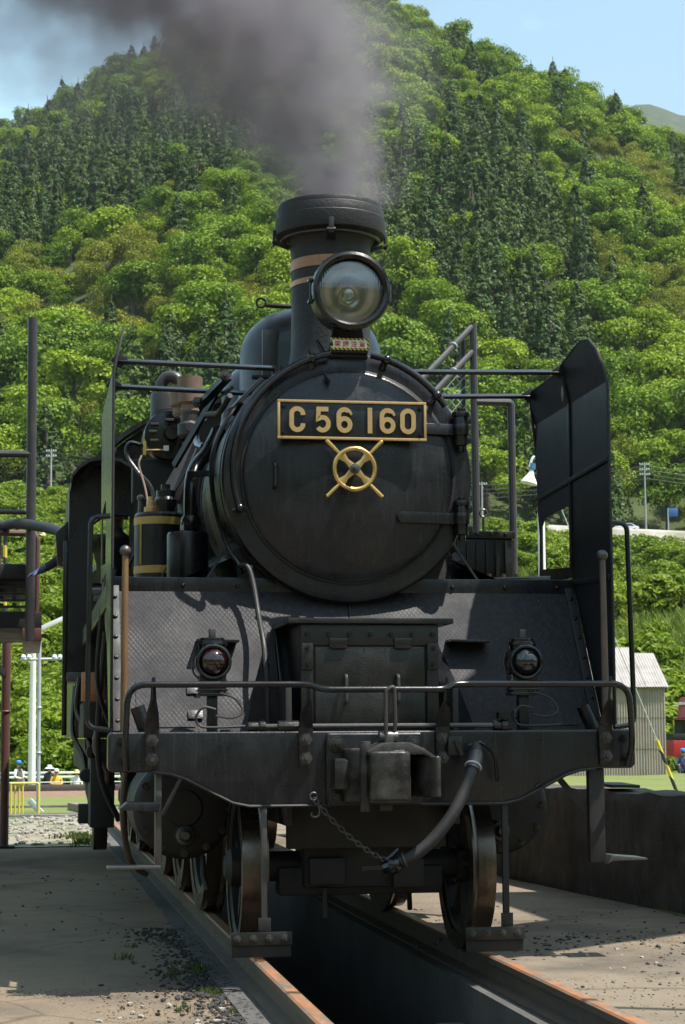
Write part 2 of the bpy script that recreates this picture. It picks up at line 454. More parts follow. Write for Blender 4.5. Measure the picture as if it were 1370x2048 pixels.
dirty_concrete('pit_concrete', (0.115, 0.110, 0.105), (0.065, 0.061, 0.058), 0.8, 1.4)
dirty_concrete('block_concrete', (0.24, 0.22, 0.20), (0.09, 0.08, 0.075), 0.6, 2.0)
dirty_concrete('road_wall', (0.46, 0.42, 0.37), (0.20, 0.20, 0.13), 0.7, 0.12)

def railhead():
    mt, n, l, p = nodes_of('rail_head')
    a = noise(n, l, 6, 6, 0.6, (1, 0.5, 1)); b = noise(n, l, 40, 3, 0.6, (1, 0.25, 1))
    c = mixc(n, l, ramp(n, l, a, [(0.38, 0.0), (0.6, 1.0)]), (0.15, 0.125, 0.10), (0.40, 0.15, 0.055))
    c = mixc(n, l, ramp(n, l, b, [(0.45, 0.0), (0.7, 0.6)]), c, (0.30, 0.24, 0.18))
    l.new(c, p.inputs['Base Color']); p.inputs['Roughness'].default_value = 0.5; p.inputs['Metallic'].default_value = 0.3
    bumpy(n, l, p, b, 0.2, 0.003)
railhead()

def leaf_mat(name, dark, mid, lite, trans=0.35, tip=None):
    mt, n, l, p = nodes_of(name)
    n.remove(p)
    out = n['Material Output']
    oi = n.new('ShaderNodeObjectInfo')
    c = ramp(n, l, oi.outputs['Random'], [(0.0, dark), (0.5, mid), (1.0, lite)])
    v = noise(n, l, 0.9, 4, 0.6)
    c = mixc(n, l, ramp(n, l, v, [(0.35, 0.0), (0.65, 0.6)]), c, tip or lite)
    d = n.new('ShaderNodeBsdfDiffuse'); t = n.new('ShaderNodeBsdfTranslucent'); mxs = n.new('ShaderNodeMixShader')
    g = n.new('ShaderNodeBsdfGlossy'); g.inputs['Roughness'].default_value = 0.45; g.inputs['Color'].default_value = (0.6, 0.62, 0.6, 1)
    mx2 = n.new('ShaderNodeMixShader'); mx2.inputs[0].default_value = 0.02
    mxs.inputs[0].default_value = trans
    l.new(c, d.inputs[0]); l.new(c, t.inputs[0]); l.new(d.outputs[0], mxs.inputs[1]); l.new(t.outputs[0], mxs.inputs[2])
    l.new(mxs.outputs[0], mx2.inputs[1]); l.new(g.outputs[0], mx2.inputs[2]); l.new(mx2.outputs[0], out.inputs[0])
leaf_mat('leaf_broad', (0.045, 0.105, 0.008), (0.105, 0.185, 0.010), (0.210, 0.285, 0.014), 0.26)
leaf_mat('leaf_cedar', (0.022, 0.050, 0.012), (0.038, 0.072, 0.015), (0.072, 0.108, 0.018), 0.15)
leaf_mat('leaf_bamboo', (0.100, 0.135, 0.010), (0.150, 0.182, 0.014), (0.215, 0.228, 0.022), 0.24)
leaf_mat('leaf_bush', (0.090, 0.150, 0.010), (0.130, 0.200, 0.013), (0.180, 0.240, 0.020))
leaf_mat('leaf_grass', (0.10, 0.16, 0.02), (0.13, 0.19, 0.025), (0.17, 0.20, 0.04))
leaf_mat('leaf_weed', (0.04, 0.07, 0.015), (0.06, 0.09, 0.02), (0.10, 0.12, 0.03))

def hazard(name, scale=1.0, vec=(0, 0, 1)):
    mt, n, l, p = nodes_of(name)
    t = n.new('ShaderNodeTexCoord'); d = n.new('ShaderNodeVectorMath'); d.operation = 'DOT_PRODUCT'
    d.inputs[1].default_value = tuple(x * scale for x in vec); l.new(t.outputs['Object'], d.inputs[0])
    fr = n.new('ShaderNodeMath'); fr.operation = 'FRACT'; l.new(d.outputs['Value'], fr.inputs[0])
    g = n.new('ShaderNodeMath'); g.operation = 'GREATER_THAN'; g.inputs[1].default_value = 0.5; l.new(fr.outputs[0], g.inputs[0])
    c = mixc(n, l, g.outputs[0], (0.62, 0.48, 0.06), (0.03, 0.03, 0.03))
    l.new(c, p.inputs['Base Color']); p.inputs['Roughness'].default_value = 0.5
hazard('hazard_sign', 45, (1, 0, 1))
hazard('hazard_pole', 2.6, (0.3, 0.2, 1))
hazard('hazard_guy', 3.6, (0.8, 0.3, 1))

def simple(name, col, rough=0.5, metal=0.0, **kw):
    mt, n, l, p = nodes_of(name)
    p.inputs['Base Color'].default_value = (*col, 1); p.inputs['Roughness'].default_value = rough; p.inputs['Metallic'].default_value = metal
    for k, v in kw.items(): p.inputs[k].default_value = v
    return mt
simple('reflector', (0.66, 0.65, 0.61), 0.2, 1.0)
simple('lens_red', (0.012, 0.002, 0.003), 0.04, 0.0, **{'Specular IOR Level': 0.8})
simple('lens_dark', (0.008, 0.008, 0.012), 0.04, 0.0, **{'Specular IOR Level': 0.8})
simple('coal', (0.02, 0.02, 0.021), 0.5)
simple('stone_pale', (0.25, 0.23, 0.20), 0.9)
simple('stone_tan', (0.17, 0.135, 0.10), 0.9)
simple('stone_dark', (0.026, 0.024, 0.023), 0.8)
simple('wire_mat', (0.05, 0.05, 0.055), 0.5, 0.5)
simple('insulator', (0.7, 0.7, 0.7), 0.3)
simple('car_white', (0.75, 0.76, 0.78), 0.25)
simple('car_glass', (0.02, 0.025, 0.03), 0.08)
def glass_mat(name, tint, refl):
    mt, n, l, p = nodes_of(name); n.remove(p)
    tr = n.new('ShaderNodeBsdfTransparent'); tr.inputs[0].default_value = (*tint, 1)
    g = n.new('ShaderNodeBsdfGlossy'); g.inputs['Roughness'].default_value = 0.06
    fr = n.new('ShaderNodeFresnel'); fr.inputs[0].default_value = 1.5
    ad = n.new('ShaderNodeMath'); ad.operation = 'ADD'; ad.inputs[1].default_value = refl; ad.use_clamp = True; l.new(fr.outputs[0], ad.inputs[0])
    mxs = n.new('ShaderNodeMixShader'); l.new(ad.outputs[0], mxs.inputs[0]); l.new(tr.outputs[0], mxs.inputs[1]); l.new(g.outputs[0], mxs.inputs[2])
    l.new(mxs.outputs[0], n['Material Output'].inputs[0])
glass_mat('lamp_glass', (0.86, 0.86, 0.84), 0.12)
glass_mat('window_glass', (0.9, 0.92, 0.92), 0.02)

# ------------------------------------------------------------------ terrain
CREST_L = np.array([-420, -260, -180, -134, -78, -25, 0, 25, 48, 80, 101, 134, 190, 280, 420], float)
CREST_Z = np.array([125, 182, 213, 236, 266, 292, 300, 287, 273, 258, 249, 232, 202, 172, 122], float)
def smooth01(t):
    t = np.clip(t, 0, 1); return t * t * (3 - 2 * t)
def lumps(L, D):
    return (np.sin(L * 0.045 + 1.3) * np.cos(D * 0.031 + 0.4) * 4.0 + np.sin(L * 0.11 + D * 0.07) * 2.0
            + np.sin(L * 0.021 - D * 0.017 + 2.0) * 5.0)
def road_z(L):
    return 38.2 - 0.052 * np.clip(L, -150, 150)
def terrain_z(L, D):
    """height of the land at L metres to the right and D metres ahead, along the valley's own axes"""
    L = np.asarray(L, float); D = np.asarray(D, float)
    zr = road_z(L)
    left = smooth01((4 - L) / 8.0)
    z = np.full(np.broadcast(L, D).shape, -1.5)
    z = np.where(D > 28, -1.5 + 1.25 * smooth01((D - 29.5) / 4.0), z)
    z = np.where(D > 46, -0.25 - (0.95 * left + 0.3) * smooth01((D - 47) / 10.0), z)
    zb = -0.55 - 0.95 * left
    t = np.clip((D - 80) / 236.0, 0, 1)
    right = smooth01((L - 25) / 20.0)
    bank = zb + (zr - 0.6 - 3.6 * right - zb) * (0.85 * t + 0.15 * t * t) + np.sin(L * 0.12) * np.cos(D * 0.06) * 1.1 * np.sin(np.pi * t)
    z = np.where(D > 78, bank, z)
    z = np.where(D > 316, zr - 0.6 - 3.6 * right * (1 - smooth01((D - 318.5) / 0.5)), z)
    z = np.where(D > 319.5, zr - 0.15, z)
    crest = np.interp(L * 750.0 / np.clip(D, 340, 750), CREST_L, CREST_Z)
    t = (D - 339) / 411.0
    hill = zr + (crest - zr) * np.clip(t, 0, 1) ** 0.97 + lumps(L, D) * np.sin(np.pi * np.clip(t, 0, 1))
    hill = np.where(D > 750, crest - (D - 750) * 0.45, hill)
    z = np.where(D > 339, hill, z)
    return z

CY, SY = math.cos(YAW), math.sin(YAW)
def valley(L, D, z=None):
    if z is None: z = float(terrain_z(L, D))
    return Vector((CAM.x + L * CY + D * SY, CAM.y - L * SY + D * CY, z))

def sheet(name, xs, ys, fz, mats, matfn=None):
    """grid in valley axes"""
    LL, DD = np.meshgrid(xs, ys)
    Z = fz(LL, DD)
    X = CAM.x + LL * CY + DD * SY; Y = CAM.y - LL * SY + DD * CY
    V = np.stack([X, Y, Z], -1).reshape(-1, 3)
    w = len(xs); fs = []; mi = []
    for j in range(len(ys) - 1):
        for i in range(w - 1):
            a = j * w + i
            fs.append((a, a + 1, a + w + 1, a + w))
            if matfn: mi.append(matfn((xs[i] + xs[i + 1]) / 2, (ys[j] + ys[j + 1]) / 2))
    me = bpy.data.meshes.new(name); me.from_pydata(V.tolist(), [], fs)
    for q in mats: me.materials.append(M[q])
    if matfn: me.polygons.foreach_set('material_index', mi)
    me.polygons.foreach_set('use_smooth', [True] * len(fs)); me.update()
    return link(name, me)

xs = np.unique(np.concatenate([np.arange(-120, 121, 4.0), np.arange(-700, -119, 20), np.arange(120, 701, 20)]))
ys = np.unique(np.concatenate([np.arange(-60, 28, 8.0), np.arange(28, 80, 1.5), np.arange(80, 316, 6.0), np.array([316, 318.4, 319.1, 319.6, 322, 328, 338.5, 339.2]),
                               np.arange(342, 760, 9.0), np.arange(760, 1300, 40)]))
def land_mat(L, D):
    if D < 34: return 0
    if D < 80: return 1
    if D < 317: return 2
    if D < 319.6: return 3
    if D < 339.5: return 4
    return 5
tag(sheet('ground', xs, ys, terrain_z, ['pit_concrete', 'lawn', 'bank_grass', 'road_wall', 'road_asphalt', 'forest_floor'], land_mat), kind='structure')

# unseen hills added behind and beside the yard to block low sky light
def ring(name, a0, a1, r0, r1, h):
    V = []; F = []; na, nr = 40, 10
    for j in range(nr + 1):
        for i in range(na + 1):
            a = R(a0 + (a1 - a0) * i / na); t = j / nr; rr_ = r0 + (r1 - r0) * t
            ends = min(1, 4 * min(i, na - i) / na)
            V.append((CAM.x + rr_ * math.sin(a), CAM.y + rr_ * math.cos(a), -2 + ends * h * t ** 0.9 * (1 + .15 * math.sin(i * .7) + .08 * math.sin(i * 1.9 + j))))
    for j in range(nr):
        for i in range(na): k = j * (na + 1) + i; F.append((k, k + 1, k + na + 2, k + na + 1))
    me = bpy.data.meshes.new(name); me.from_pydata(V, [], F); me.materials.append(M['forest_floor']); me.polygons.foreach_set('use_smooth', [True] * len(F)); me.update()
    return tag(link(name, me), kind='structure')
ring('hillside', 62, 330, 70, 340, 110)
# far ridge beyond the valley
def far_z(L, D):
    c = 990 - 0.28 * (L - 420) + 26 * np.sin(L * 0.013) + 12 * np.sin(L * 0.041 + 1)
    c = np.where(L < 300, c - (300 - L) * 0.55, c)
    t = np.clip((D - 1900) / 1000.0, 0, 1)
    z = 120 + (np.maximum(c, 150) - 120) * t + 20 * np.sin(L * 0.02 + D * 0.01) * np.sin(np.pi * t)
    return np.where(D > 2900, c - (D - 2900) * 0.5, z)
ground_mat('far_forest', (0.030, 0.048, 0.022), (0.055, 0.060, 0.035), (0.035, 0.052, 0.028), 0.2, 0.5, 0.6, 0.02)
tag(sheet('mountain', np.arange(-900, 1900, 22.0), np.arange(1900, 3300, 40.0), far_z, ['far_forest']), kind='structure')

# ------------------------------------------------------------------ trees
def quads_mesh(name, C, N, sx, sy, mats, extra=None, droop=None, seed=0):
    """leaf sprays: little bent quads at centres C with normals N"""
    r = np.random.default_rng(seed)
    k = len(C)
    N = N / np.maximum(1e-6, np.linalg.norm(N, axis=1, keepdims=True))
    A = r.normal(size=(k, 3))
    if droop is not None: A = A * 0.45 + droop
    U = A - N * np.sum(A * N, 1, keepdims=True); U /= np.maximum(1e-6, np.linalg.norm(U, axis=1, keepdims=True))
    W = np.cross(N, U)
    hx = (sx * r.uniform(0.6, 1.3, k))[:, None]; hy = (sy * r.uniform(0.6, 1.3, k))[:, None]
    V = np.stack([C - U * hx * 0.9 - W * hy * 0.35, C - U * hx * 0.1 - W * hy + N * hx * 0.15, C + U * hx, C + U * hx * 0.05 + W * hy + N * hx * 0.15], 1).reshape(-1, 3)
    fs = np.arange(4 * k).reshape(-1, 4).tolist()
    V = V.tolist(); mi = [0] * k
    if extra:
        b = len(V); V += extra[0]; fs += [[i + b for i in f] for f in extra[1]]; mi += [1] * len(extra[1])
    me = bpy.data.meshes.new(name); me.from_pydata(V, [], fs)
    for q in mats: me.materials.append(M[q])
    me.polygons.foreach_set('material_index', mi)
    me.update()
    return me

def trunk_geo(h, r0, limbs, seed):
    mb = MB(); rr = random.Random(seed)
    mb.tube([(0, 0, -0.6), (rr.uniform(-.1, .1), rr.uniform(-.1, .1), h * 0.5), (rr.uniform(-.2, .2), rr.uniform(-.2, .2), h)], [r0, r0 * 0.75, r0 * 0.25], 6)
    for k in range(limbs):
        a = rr.uniform(0, 6.28); z0 = h * rr.uniform(0.4, 0.8); q = h * rr.uniform(0.2, 0.35)
        mb.tube([(0, 0, z0), (math.cos(a) * q * .6, math.sin(a) * q * .6, z0 + q * .45), (math.cos(a) * q, math.sin(a) * q, z0 + q)], [r0 * .45, r0 * .3, r0 * .1], 5)
    return mb

def broad_points(seed, Rr, H, lobes, per, lobe_r, flat=0.75):
    r = np.random.default_rng(seed); C = []; N = []
    for k in range(lobes):
        a = r.uniform(0, 6.283); t = r.uniform(0, 1) ** 0.6
        q = Rr * math.sqrt(r.uniform(0, 1)) * (1 - 0.35 * t)
        c = np.array([q * math.cos(a), q * math.sin(a), H * (0.35 + 0.55 * t) - q * 0.25])
        lr = lobe_r * r.uniform(0.65, 1.25)
        d = r.normal(size=(per, 3)); d[:, 2] = d[:, 2] * 0.9 + 0.35
        d /= np.linalg.norm(d, axis=1, keepdims=True)
        rad = lr * r.uniform(0.6, 1.08, (per, 1))
        C.append(c + d * rad * np.array([1.15, 1.15, flat])); N.append(d + r.normal(size=(per, 3)) * 0.45 + np.array([0, 0, 0.35]))
    return np.concatenate(C), np.concatenate(N)

def cedar_points(seed, Rr, H, levels, per):
    """dense cone of tufts: many little sprays round each branch tip"""
    r = np.random.default_rng(seed); C = []; N = []
    for k in range(levels):
        t = (k + r.uniform(0, 0.9)) / levels
        z = H * (0.08 + 0.92 * t); q = Rr * (1 - t) ** 0.9 + 0.08
        nb = int(4 + 8 * (1 - t))
        for b in range(nb):
            a = r.uniform(0, 6.283); ln = q * r.uniform(0.72, 1.08)
            c = np.array([math.cos(a) * ln, math.sin(a) * ln, z - 0.25 * ln])
            rad = 0.30 + 0.26 * (1 - t)
            d = r.normal(size=(per, 3)); d /= np.linalg.norm(d, axis=1, keepdims=True)
            C.append(c + d * rad * r.uniform(.4, 1, (per, 1)) * np.array([1, 1, 1.1]))
            N.append(np.array([math.cos(a) * 0.9, math.sin(a) * 0.9, 0.75]) + d * 0.55 + r.normal(size=(per, 3)) * 0.25)
    return np.concatenate(C), np.concatenate(N)

PROTO = {}
def leaf_mats(k): return {'broadleaf': 'leaf_broad', 'cedar': 'leaf_cedar', 'bamboo': 'leaf_bamboo', 'bush': 'leaf_bush'}[k]
def make_protos():
    for i in range(5):
        C, N = broad_points(10 + i, 3.5, 8.0, 17, 220, 1.42)
        t = trunk_geo(6.5, 0.22, 4, i)
        PROTO.setdefault('broadleaf', []).append(quads_mesh('broadleaf_tree', C, N, 0.21, 0.14, ['leaf_broad', 'bark'], (t.v, t.f), seed=i))
    for i in range(4):
        C, N = cedar_points(30 + i, 3.6, 11.5, 32, 10)
        t = trunk_geo(12.5, 0.2, 0, 20 + i)
        PROTO.setdefault('cedar', []).append(quads_mesh('cedar_tree', C, N, 0.26, 0.16, ['leaf_cedar', 'bark'], (t.v, t.f), droop=np.array([0, 0, -0.4]), seed=40 + i))
    for i in range(4):
        C, N = broad_points(60 + i, 3.0, 7.0, 7, 380, 1.35, 1.05)
        t = trunk_geo(5.5, 0.08, 5, 60 + i)
        PROTO.setdefault('bamboo', []).append(quads_mesh('bamboo_clump', C, N, 0.24, 0.09, ['leaf_bamboo', 'bark'], (t.v, t.f), droop=np.array([0, 0, -0.55]), seed=60 + i))
    for i in range(4):
        C, N = broad_points(80 + i, 1.7, 2.6, 15, 80, 0.62)
        t = trunk_geo(1.6, 0.06, 4, 80 + i)
        PROTO.setdefault('bush', []).append(quads_mesh('leafy_bush', C, N, 0.19, 0.10, ['leaf_bush', 'bark'], (t.v, t.f), seed=80 + i))
make_protos()

PATCH = [  # stands of one species on the hillside: L, height, radii (metres)
    ('broadleaf', -25, 111, 13, 15), ('broadleaf', 19, 188, 14, 21), ('broadleaf', 56, 94, 7, 9), ('broadleaf', -29, 86, 8, 10),
    ('broadleaf', 16, 84, 12, 8), ('broadleaf', 60, 59, 13, 14), ('broadleaf', -75, 216, 16, 10),
    ('cedar', -78, 169, 39, 39), ('cedar', 37, 159, 25, 56), ('cedar', 44, 104, 23, 34), ('cedar', -35, 62, 15, 13),
    ('cedar', 19, 107, 14, 25), ('cedar', -92, 141, 16, 19), ('cedar', -42, 180, 19, 30), ('cedar', -7, 107, 7, 11),
    ('bamboo', -55, 103, 32, 20), ('bamboo', -81, 102, 15, 23), ('bamboo', 104, 170, 16, 49), ('bamboo', 75, 103, 17, 22),
    ('bamboo', 89, 200, 21, 11), ('bamboo', -23, 92, 10, 12), ('bamboo', 64, 78, 9, 8)]
def species(L, z):
    for k, cl, cz, rl, rz in PATCH:
        d = ((L - cl) / rl) ** 2 + ((z - cz) / rz) ** 2
        if d < 0.75 + 0.5 * random.random():
            return k if random.random() < 0.88 else 'broadleaf'
    q = random.random()
    return 'broadleaf' if q < 0.74 else ('cedar' if q < 0.93 else 'bamboo')

spots = {'broadleaf': [], 'cedar': [], 'bamboo': []}
D = 344.0
while D < 772:
    half = 0.235 * D + 6
    L = -half + random.uniform(0, 6)
    while L < half:
        l2 = L + random.uniform(-3.2, 3.2); d2 = D + random.uniform(-3.2, 3.2)
        z = float(terrain_z(l2, d2)); k = species(l2, z)
        s = {'broadleaf': random.uniform(1.0, 2.35), 'cedar': random.uniform(1.15, 2.0), 'bamboo': random.uniform(1.1, 1.8)}[k]
        spots[k].append((l2, d2, z - 0.5, s))
        L += {'broadleaf': 10.2, 'cedar': 8.0, 'bamboo': 7.6}[k]
    D += 8.0
TREE_LABEL = {'broadleaf': 'bright green broadleaf tree growing on the wooded hillside behind the locomotive',
              'cedar': 'dark conical cedar standing on the wooded hillside behind the locomotive',
              'bamboo': 'feathery yellow green bamboo clump on the wooded hillside behind the locomotive'}
TREE_NAME = {'broadleaf': 'broadleaf_tree', 'cedar': 'cedar_tree', 'bamboo': 'bamboo_clump'}
TREE_GROUP = {'broadleaf': 'broadleaf trees on the hillside', 'cedar': 'cedars on the hillside', 'bamboo': 'bamboo clumps on the hillside'}

def scatter(name, meshes, pts, label=None, cat=None):
    """pts: (x, y, z, scale, rot, variant) instanced as ONE object with geometry nodes, per variant joined"""
    me = bpy.data.meshes.new(name)
    me.from_pydata([p[:3] for p in pts], [], [])
    a = me.attributes.new('sc', 'FLOAT', 'POINT'); a.data.foreach_set('value', [float(p[3]) for p in pts])
    a = me.attributes.new('rz', 'FLOAT_VECTOR', 'POINT'); a.data.foreach_set('vector', [c for p in pts for c in (0.0, 0.0, float(p[4]))])
    a = me.attributes.new('vi', 'INT', 'POINT'); a.data.foreach_set('value', [int(p[5]) for p in pts])
    o = link(name, me)
    ng = bpy.data.node_groups.new(name, 'GeometryNodeTree')
    ng.interface.new_socket('Geometry', in_out='INPUT', socket_type='NodeSocketGeometry')
    ng.interface.new_socket('Geometry', in_out='OUTPUT', socket_type='NodeSocketGeometry')
    n, l = ng.nodes, ng.links
    gi, go = n.new('NodeGroupInput'), n.new('NodeGroupOutput')
    g2i = n.new('GeometryNodeGeometryToInstance')
    for mo in reversed(meshes):
        oi = n.new('GeometryNodeObjectInfo'); oi.inputs['Object'].default_value = mo; oi.transform_space = 'ORIGINAL'
        l.new(oi.outputs['Geometry'], g2i.inputs[0])
    def attr(nm, t):
        q = n.new('GeometryNodeInputNamedAttribute'); q.data_type = t; q.inputs['Name'].default_value = nm
        return q.outputs['Attribute']
    iop = n.new('GeometryNodeInstanceOnPoints')
    iop.inputs['Pick Instance'].default_value = True
    l.new(gi.outputs[0], iop.inputs['Points']); l.new(g2i.outputs[0], iop.inputs['Instance'])
    l.new(attr('vi', 'INT'), iop.inputs['Instance Index']); l.new(attr('rz', 'FLOAT_VECTOR'), iop.inputs['Rotation'])
    l.new(attr('sc', 'FLOAT'), iop.inputs['Scale']); l.new(iop.outputs[0], go.inputs[0])
    md = o.modifiers.new('scatter', 'NODES'); md.node_group = ng
    tag(o, label, cat, kind='stuff')
    return o

for k, lst in spots.items():
    vis = [p for p in lst if abs(p[0]) < 0.19 * p[1] + 3]
    rest = [p for p in lst if abs(p[0]) >= 0.19 * p[1] + 3]
    vis.sort(key=lambda p: p[1] / p[3])
    firsts = {}
    for i, (l2, d2, z, s) in enumerate(vis[:290]):
        vi = i % len(PROTO[k])
        o = link(TREE_NAME[k], PROTO[k][vi], None, valley(l2, d2, z), (random.uniform(-.05, .05), random.uniform(-.05, .05), random.uniform(0, 6.28)), (s, s, s * random.uniform(0.9, 1.12)))
        tag(o, TREE_LABEL[k], 'bamboo' if k == 'bamboo' else 'tree', TREE_GROUP[k])
        firsts.setdefault(vi, o)
    pts = []
    for (l2, d2, z, s) in vis[290:] + rest:
        p = valley(l2, d2, z); pts.append((p.x, p.y, p.z, s, random.uniform(0, 6.28), random.randrange(len(firsts))))
    if pts:
        scatter({'broadleaf': 'broadleaf_wood', 'cedar': 'cedar_wood', 'bamboo': 'bamboo_grove'}[k], [firsts[i] for i in sorted(firsts)], pts,
                {'broadleaf': 'far broadleaf wood covering the upper hillside', 'cedar': 'far dark cedar wood covering the upper hillside', 'bamboo': 'far bamboo grove massed on the upper hillside'}[k], 'wood')

# bushes on the bank between the yard and the road
bsp = []
D = 81.0
while D < 316:
    half = 0.235 * D + 4
    L = -half + random.uniform(0, 3)
    while L < half:
        l2 = L + random.uniform(-1.3, 1.3); d2 = D + random.uniform(-1.6, 1.6)
        s_ = l2 / d2
        pr_ = 0.97 if s_ < 0.0 else (0.16 + 0.65 * (math.sin(l2 * 0.16 + 1) * math.sin(d2 * 0.05) > 0.25))
        if d2 > 265 and s_ > 0: pr_ *= 0.35
        if random.random() < pr_ and not (-0.10 < s_ < 0.04):
            bsp.append((l2, d2, float(terrain_z(l2, d2)) - 0.3, random.uniform(0.6, 1.25) * (1 + 0.35 * (d2 > 150))))
        L += 2.5 + 1.2 * (D > 150)
    D += 2.9 + 2.0 * (D > 150)
bsp.sort(key=lambda p: p[1] / p[3])
firsts = {}
for i, (l2, d2, z, s) in enumerate(bsp[:290]):
    vi = i % 4
    o = link('leafy_bush', PROTO['bush'][vi], None, valley(l2, d2, z), (0, 0, random.uniform(0, 6.28)), (s * random.uniform(.9, 1.3), s, s))
    side = l2 < 0
    tag(o, 'bright green leafy bush on the slope behind the cab and coal stage' if side else 'bright green leafy bush on the grassy slope behind the corrugated shed', 'bush',
        'bushes on the left slope' if side else 'bushes on the right slope')
    firsts.setdefault(vi, o)
pts = []
for (l2, d2, z, s) in bsp[290:]:
    p = valley(l2, d2, z); pts.append((p.x, p.y, p.z, s, random.uniform(0, 6.28), random.randrange(4)))
scatter('bush_cover', [firsts[i] for i in range(4)], pts, 'mass of leafy bushes covering the slope below the road', 'bushes')

# rough grass on the bank: one mass of blades
def grass_tuft(seed, n=60, rad=0.6, h=0.5, w=0.03, mat='leaf_grass', name='grass_tuft'):
    r = np.random.default_rng(seed); V = []; F = []
    for i in range(n):
        a = r.uniform(0, 6.283); q = rad * math.sqrt(r.uniform(0, 1)); x, y = q * math.cos(a), q * math.sin(a)
        b = r.uniform(0, 6.283); hh = h * r.uniform(0.5, 1.2); ln = hh * r.uniform(0.2, 0.7)
        dx, dy = math.cos(b), math.sin(b); k = len(V)
        V += [(x - dy * w, y + dx * w, -0.03), (x + dy * w, y - dx * w, -0.03), (x + dx * ln * .4 + dy * w * .7, y + dy * ln * .4 - dx * w * .7, hh * .6), (x + dx * ln, y + dy * ln, hh)]
        F.append((k, k + 1, k + 2, k + 3))
    me = bpy.data.meshes.new(name); me.from_pydata(V, [], F); me.materials.append(M[mat]); me.update()
    return me
gm = grass_tuft(5, 70, 1.3, 0.75, 0.07)
seed_o = link('grass_tuft', gm, None, valley(14.0, 81.5)); tag(seed_o, 'tall pale grass tuft at the foot of the slope behind the shed', 'grass')
pts = []
for i in range(9000):
    d2 = 80 + 236 * random.random() ** 0.8; l2 = random.uniform(-0.235, 0.235) * d2
    if -0.10 < l2 / d2 < 0.04: continue
    p = valley(l2, d2); pts.append((p.x, p.y, p.z, random.uniform(0.6, 1.6), random.uniform(0, 6.28), 0))
scatter('bank_grass_cover', [seed_o], pts, 'rough bright grass growing over the slope', 'grass')

# ------------------------------------------------------------------ yard
def slab(name, poly, z, thick, mat, sub=0, amp=0.0, kind='structure'):
    """flat sheet of ground from a polygon grid (x0,x1,y0,y1)"""
    x0, x1, y0, y1 = poly
    nx = max(2, int((x1 - x0) / sub)) if sub else 2
    ny = max(2, int((y1 - y0) / sub)) if sub else 2
    gx = np.linspace(x0, x1, nx); gy = np.linspace(y0, y1, ny)
    V = []; F = []
    for y in gy:
        for x in gx:
            dz = amp * (math.sin(x * 2.1 + y * 0.7) * math.cos(y * 1.3 - x * 0.4) + 0.5 * math.sin(x * 5.3 + 1) * math.sin(y * 4.1))
            V.append((x, y, z + dz))
    for j in range(ny - 1):
        for i in range(nx - 1):
            a = j * nx + i; F.append((a, a + 1, a + nx + 1, a + nx))
    me = bpy.data.meshes.new(name); me.from_pydata(V, [], F); me.materials.append(M[mat])
    me.polygons.foreach_set('use_smooth', [True] * len(F)); me.update()
    return tag(link(name, me), kind=kind)

slab('yard_ground', (-14, -0.72, -14, 12.6), -0.15, 0, 'yard_dirt', 0.25, 0.008)
slab('gravel_ground', (-14, -0.72, 12.5, 20.6), -0.140, 0, 'pale_gravel', 0.3, 0.012)
slab('concrete_ground', (0.605, 6.0, -14, 20.0), -0.03, 0, 'yard_concrete', 0.3, 0.004)
slab('grass_ground', (2.2, 60, -6, 42), -0.02, 0, 'lawn', 1.2, 0.02)
# inspection pit between the rails
mb = MB()
mb.box(-0.74, -0.44, -14, 12.5, -0.80, -0.142)
mb.box(0.44, 0.603, -14, 12.5, -0.80, -0.142)
mb.box(-0.44, 0.44, -14, 12.5, -0.85, -0.70)
mb.box(-0.44, 0.44, 12.3, 12.6, -0.8, -0.16)
tag(mb.build('inspection_pit', 'pit_concrete'), kind='structure')
# concrete kerb of the turntable well
mb = MB(); mb.box(-14, -0.5, 20.58, 20.9, -1.5, -0.10)
tag(mb.build('kerb', 'block_concrete', bevel=0.02), kind='structure')
mb = MB(); mb.box(-16, 8, 27.9, 28.3, -1.5, -0.22)
tag(mb.build('turntable_well_wall', 'wall_concrete', bevel=0.02), 'stained concrete wall on the far side of the turntable well', 'wall')

def block(x0, x1, y0, y1, z0, z1, lab):
    mb = MB(); mb.box(x0, x1, y0, y1, z0, z1)
    tag(mb.build('concrete_block', 'block_concrete', bevel=0.012), lab, 'block', 'rail support blocks')
block(0.30, 0.438, -0.75, 0.15, -0.70, -0.33, 'pale concrete rail support block nearest the wheel guard in the pit')
block(0.26, 0.438, -1.75, -0.95, -0.70, -0.42, 'lower concrete rail support block in the pit in front of the taller one')
block(0.32, 0.438, -2.9, -1.95, -0.70, -0.30, 'concrete rail support block at the bottom edge of the photo in the pit')

def rail(x, y0, y1, lab, z=0.0):
    s = 1
    prof = [(-.062, -.14), (.062, -.14), (.062, -.128), (.010, -.112), (.009, -.046), (.031, -.036), (.0325, -.008), (.024, 0.0), (-.024, 0.0), (-.0325, -.008), (-.031, -.036), (-.009, -.046), (-.010, -.112), (-.062, -.128)]
    e = empty('rail', (x, y0, z), 0, lab, 'rail', 'rails of the front track')
    n = int((y1 - y0) / 4) + 1; step = (y1 - y0) / n
    for k in range(n):
        mb = MB()
        a, b = k * step + 0.004, (k + 1) * step - 0.004
        np_ = len(prof)
        vs = [(p[0], a, p[1]) for p in prof] + [(p[0], b, p[1]) for p in prof]
        for i in range(np_):
            j = (i + 1) % np_
            mb.slot(1 if prof[i][1] > -0.01 and prof[j][1] > -0.01 else 0).add([vs[i], vs[j], vs[np_ + j], vs[np_ + i]], [(0, 1, 2, 3)])
        mb.slot(0).add(vs, [tuple(range(np_)), tuple(range(np_, 2 * np_))[::-1]])
        mb.build('rail_length', ['rail_side', 'rail_head'], e, sharp=50)
rail(-0.566, -11, 20.5, 'rusty left rail running out under the bottom edge of the photo')
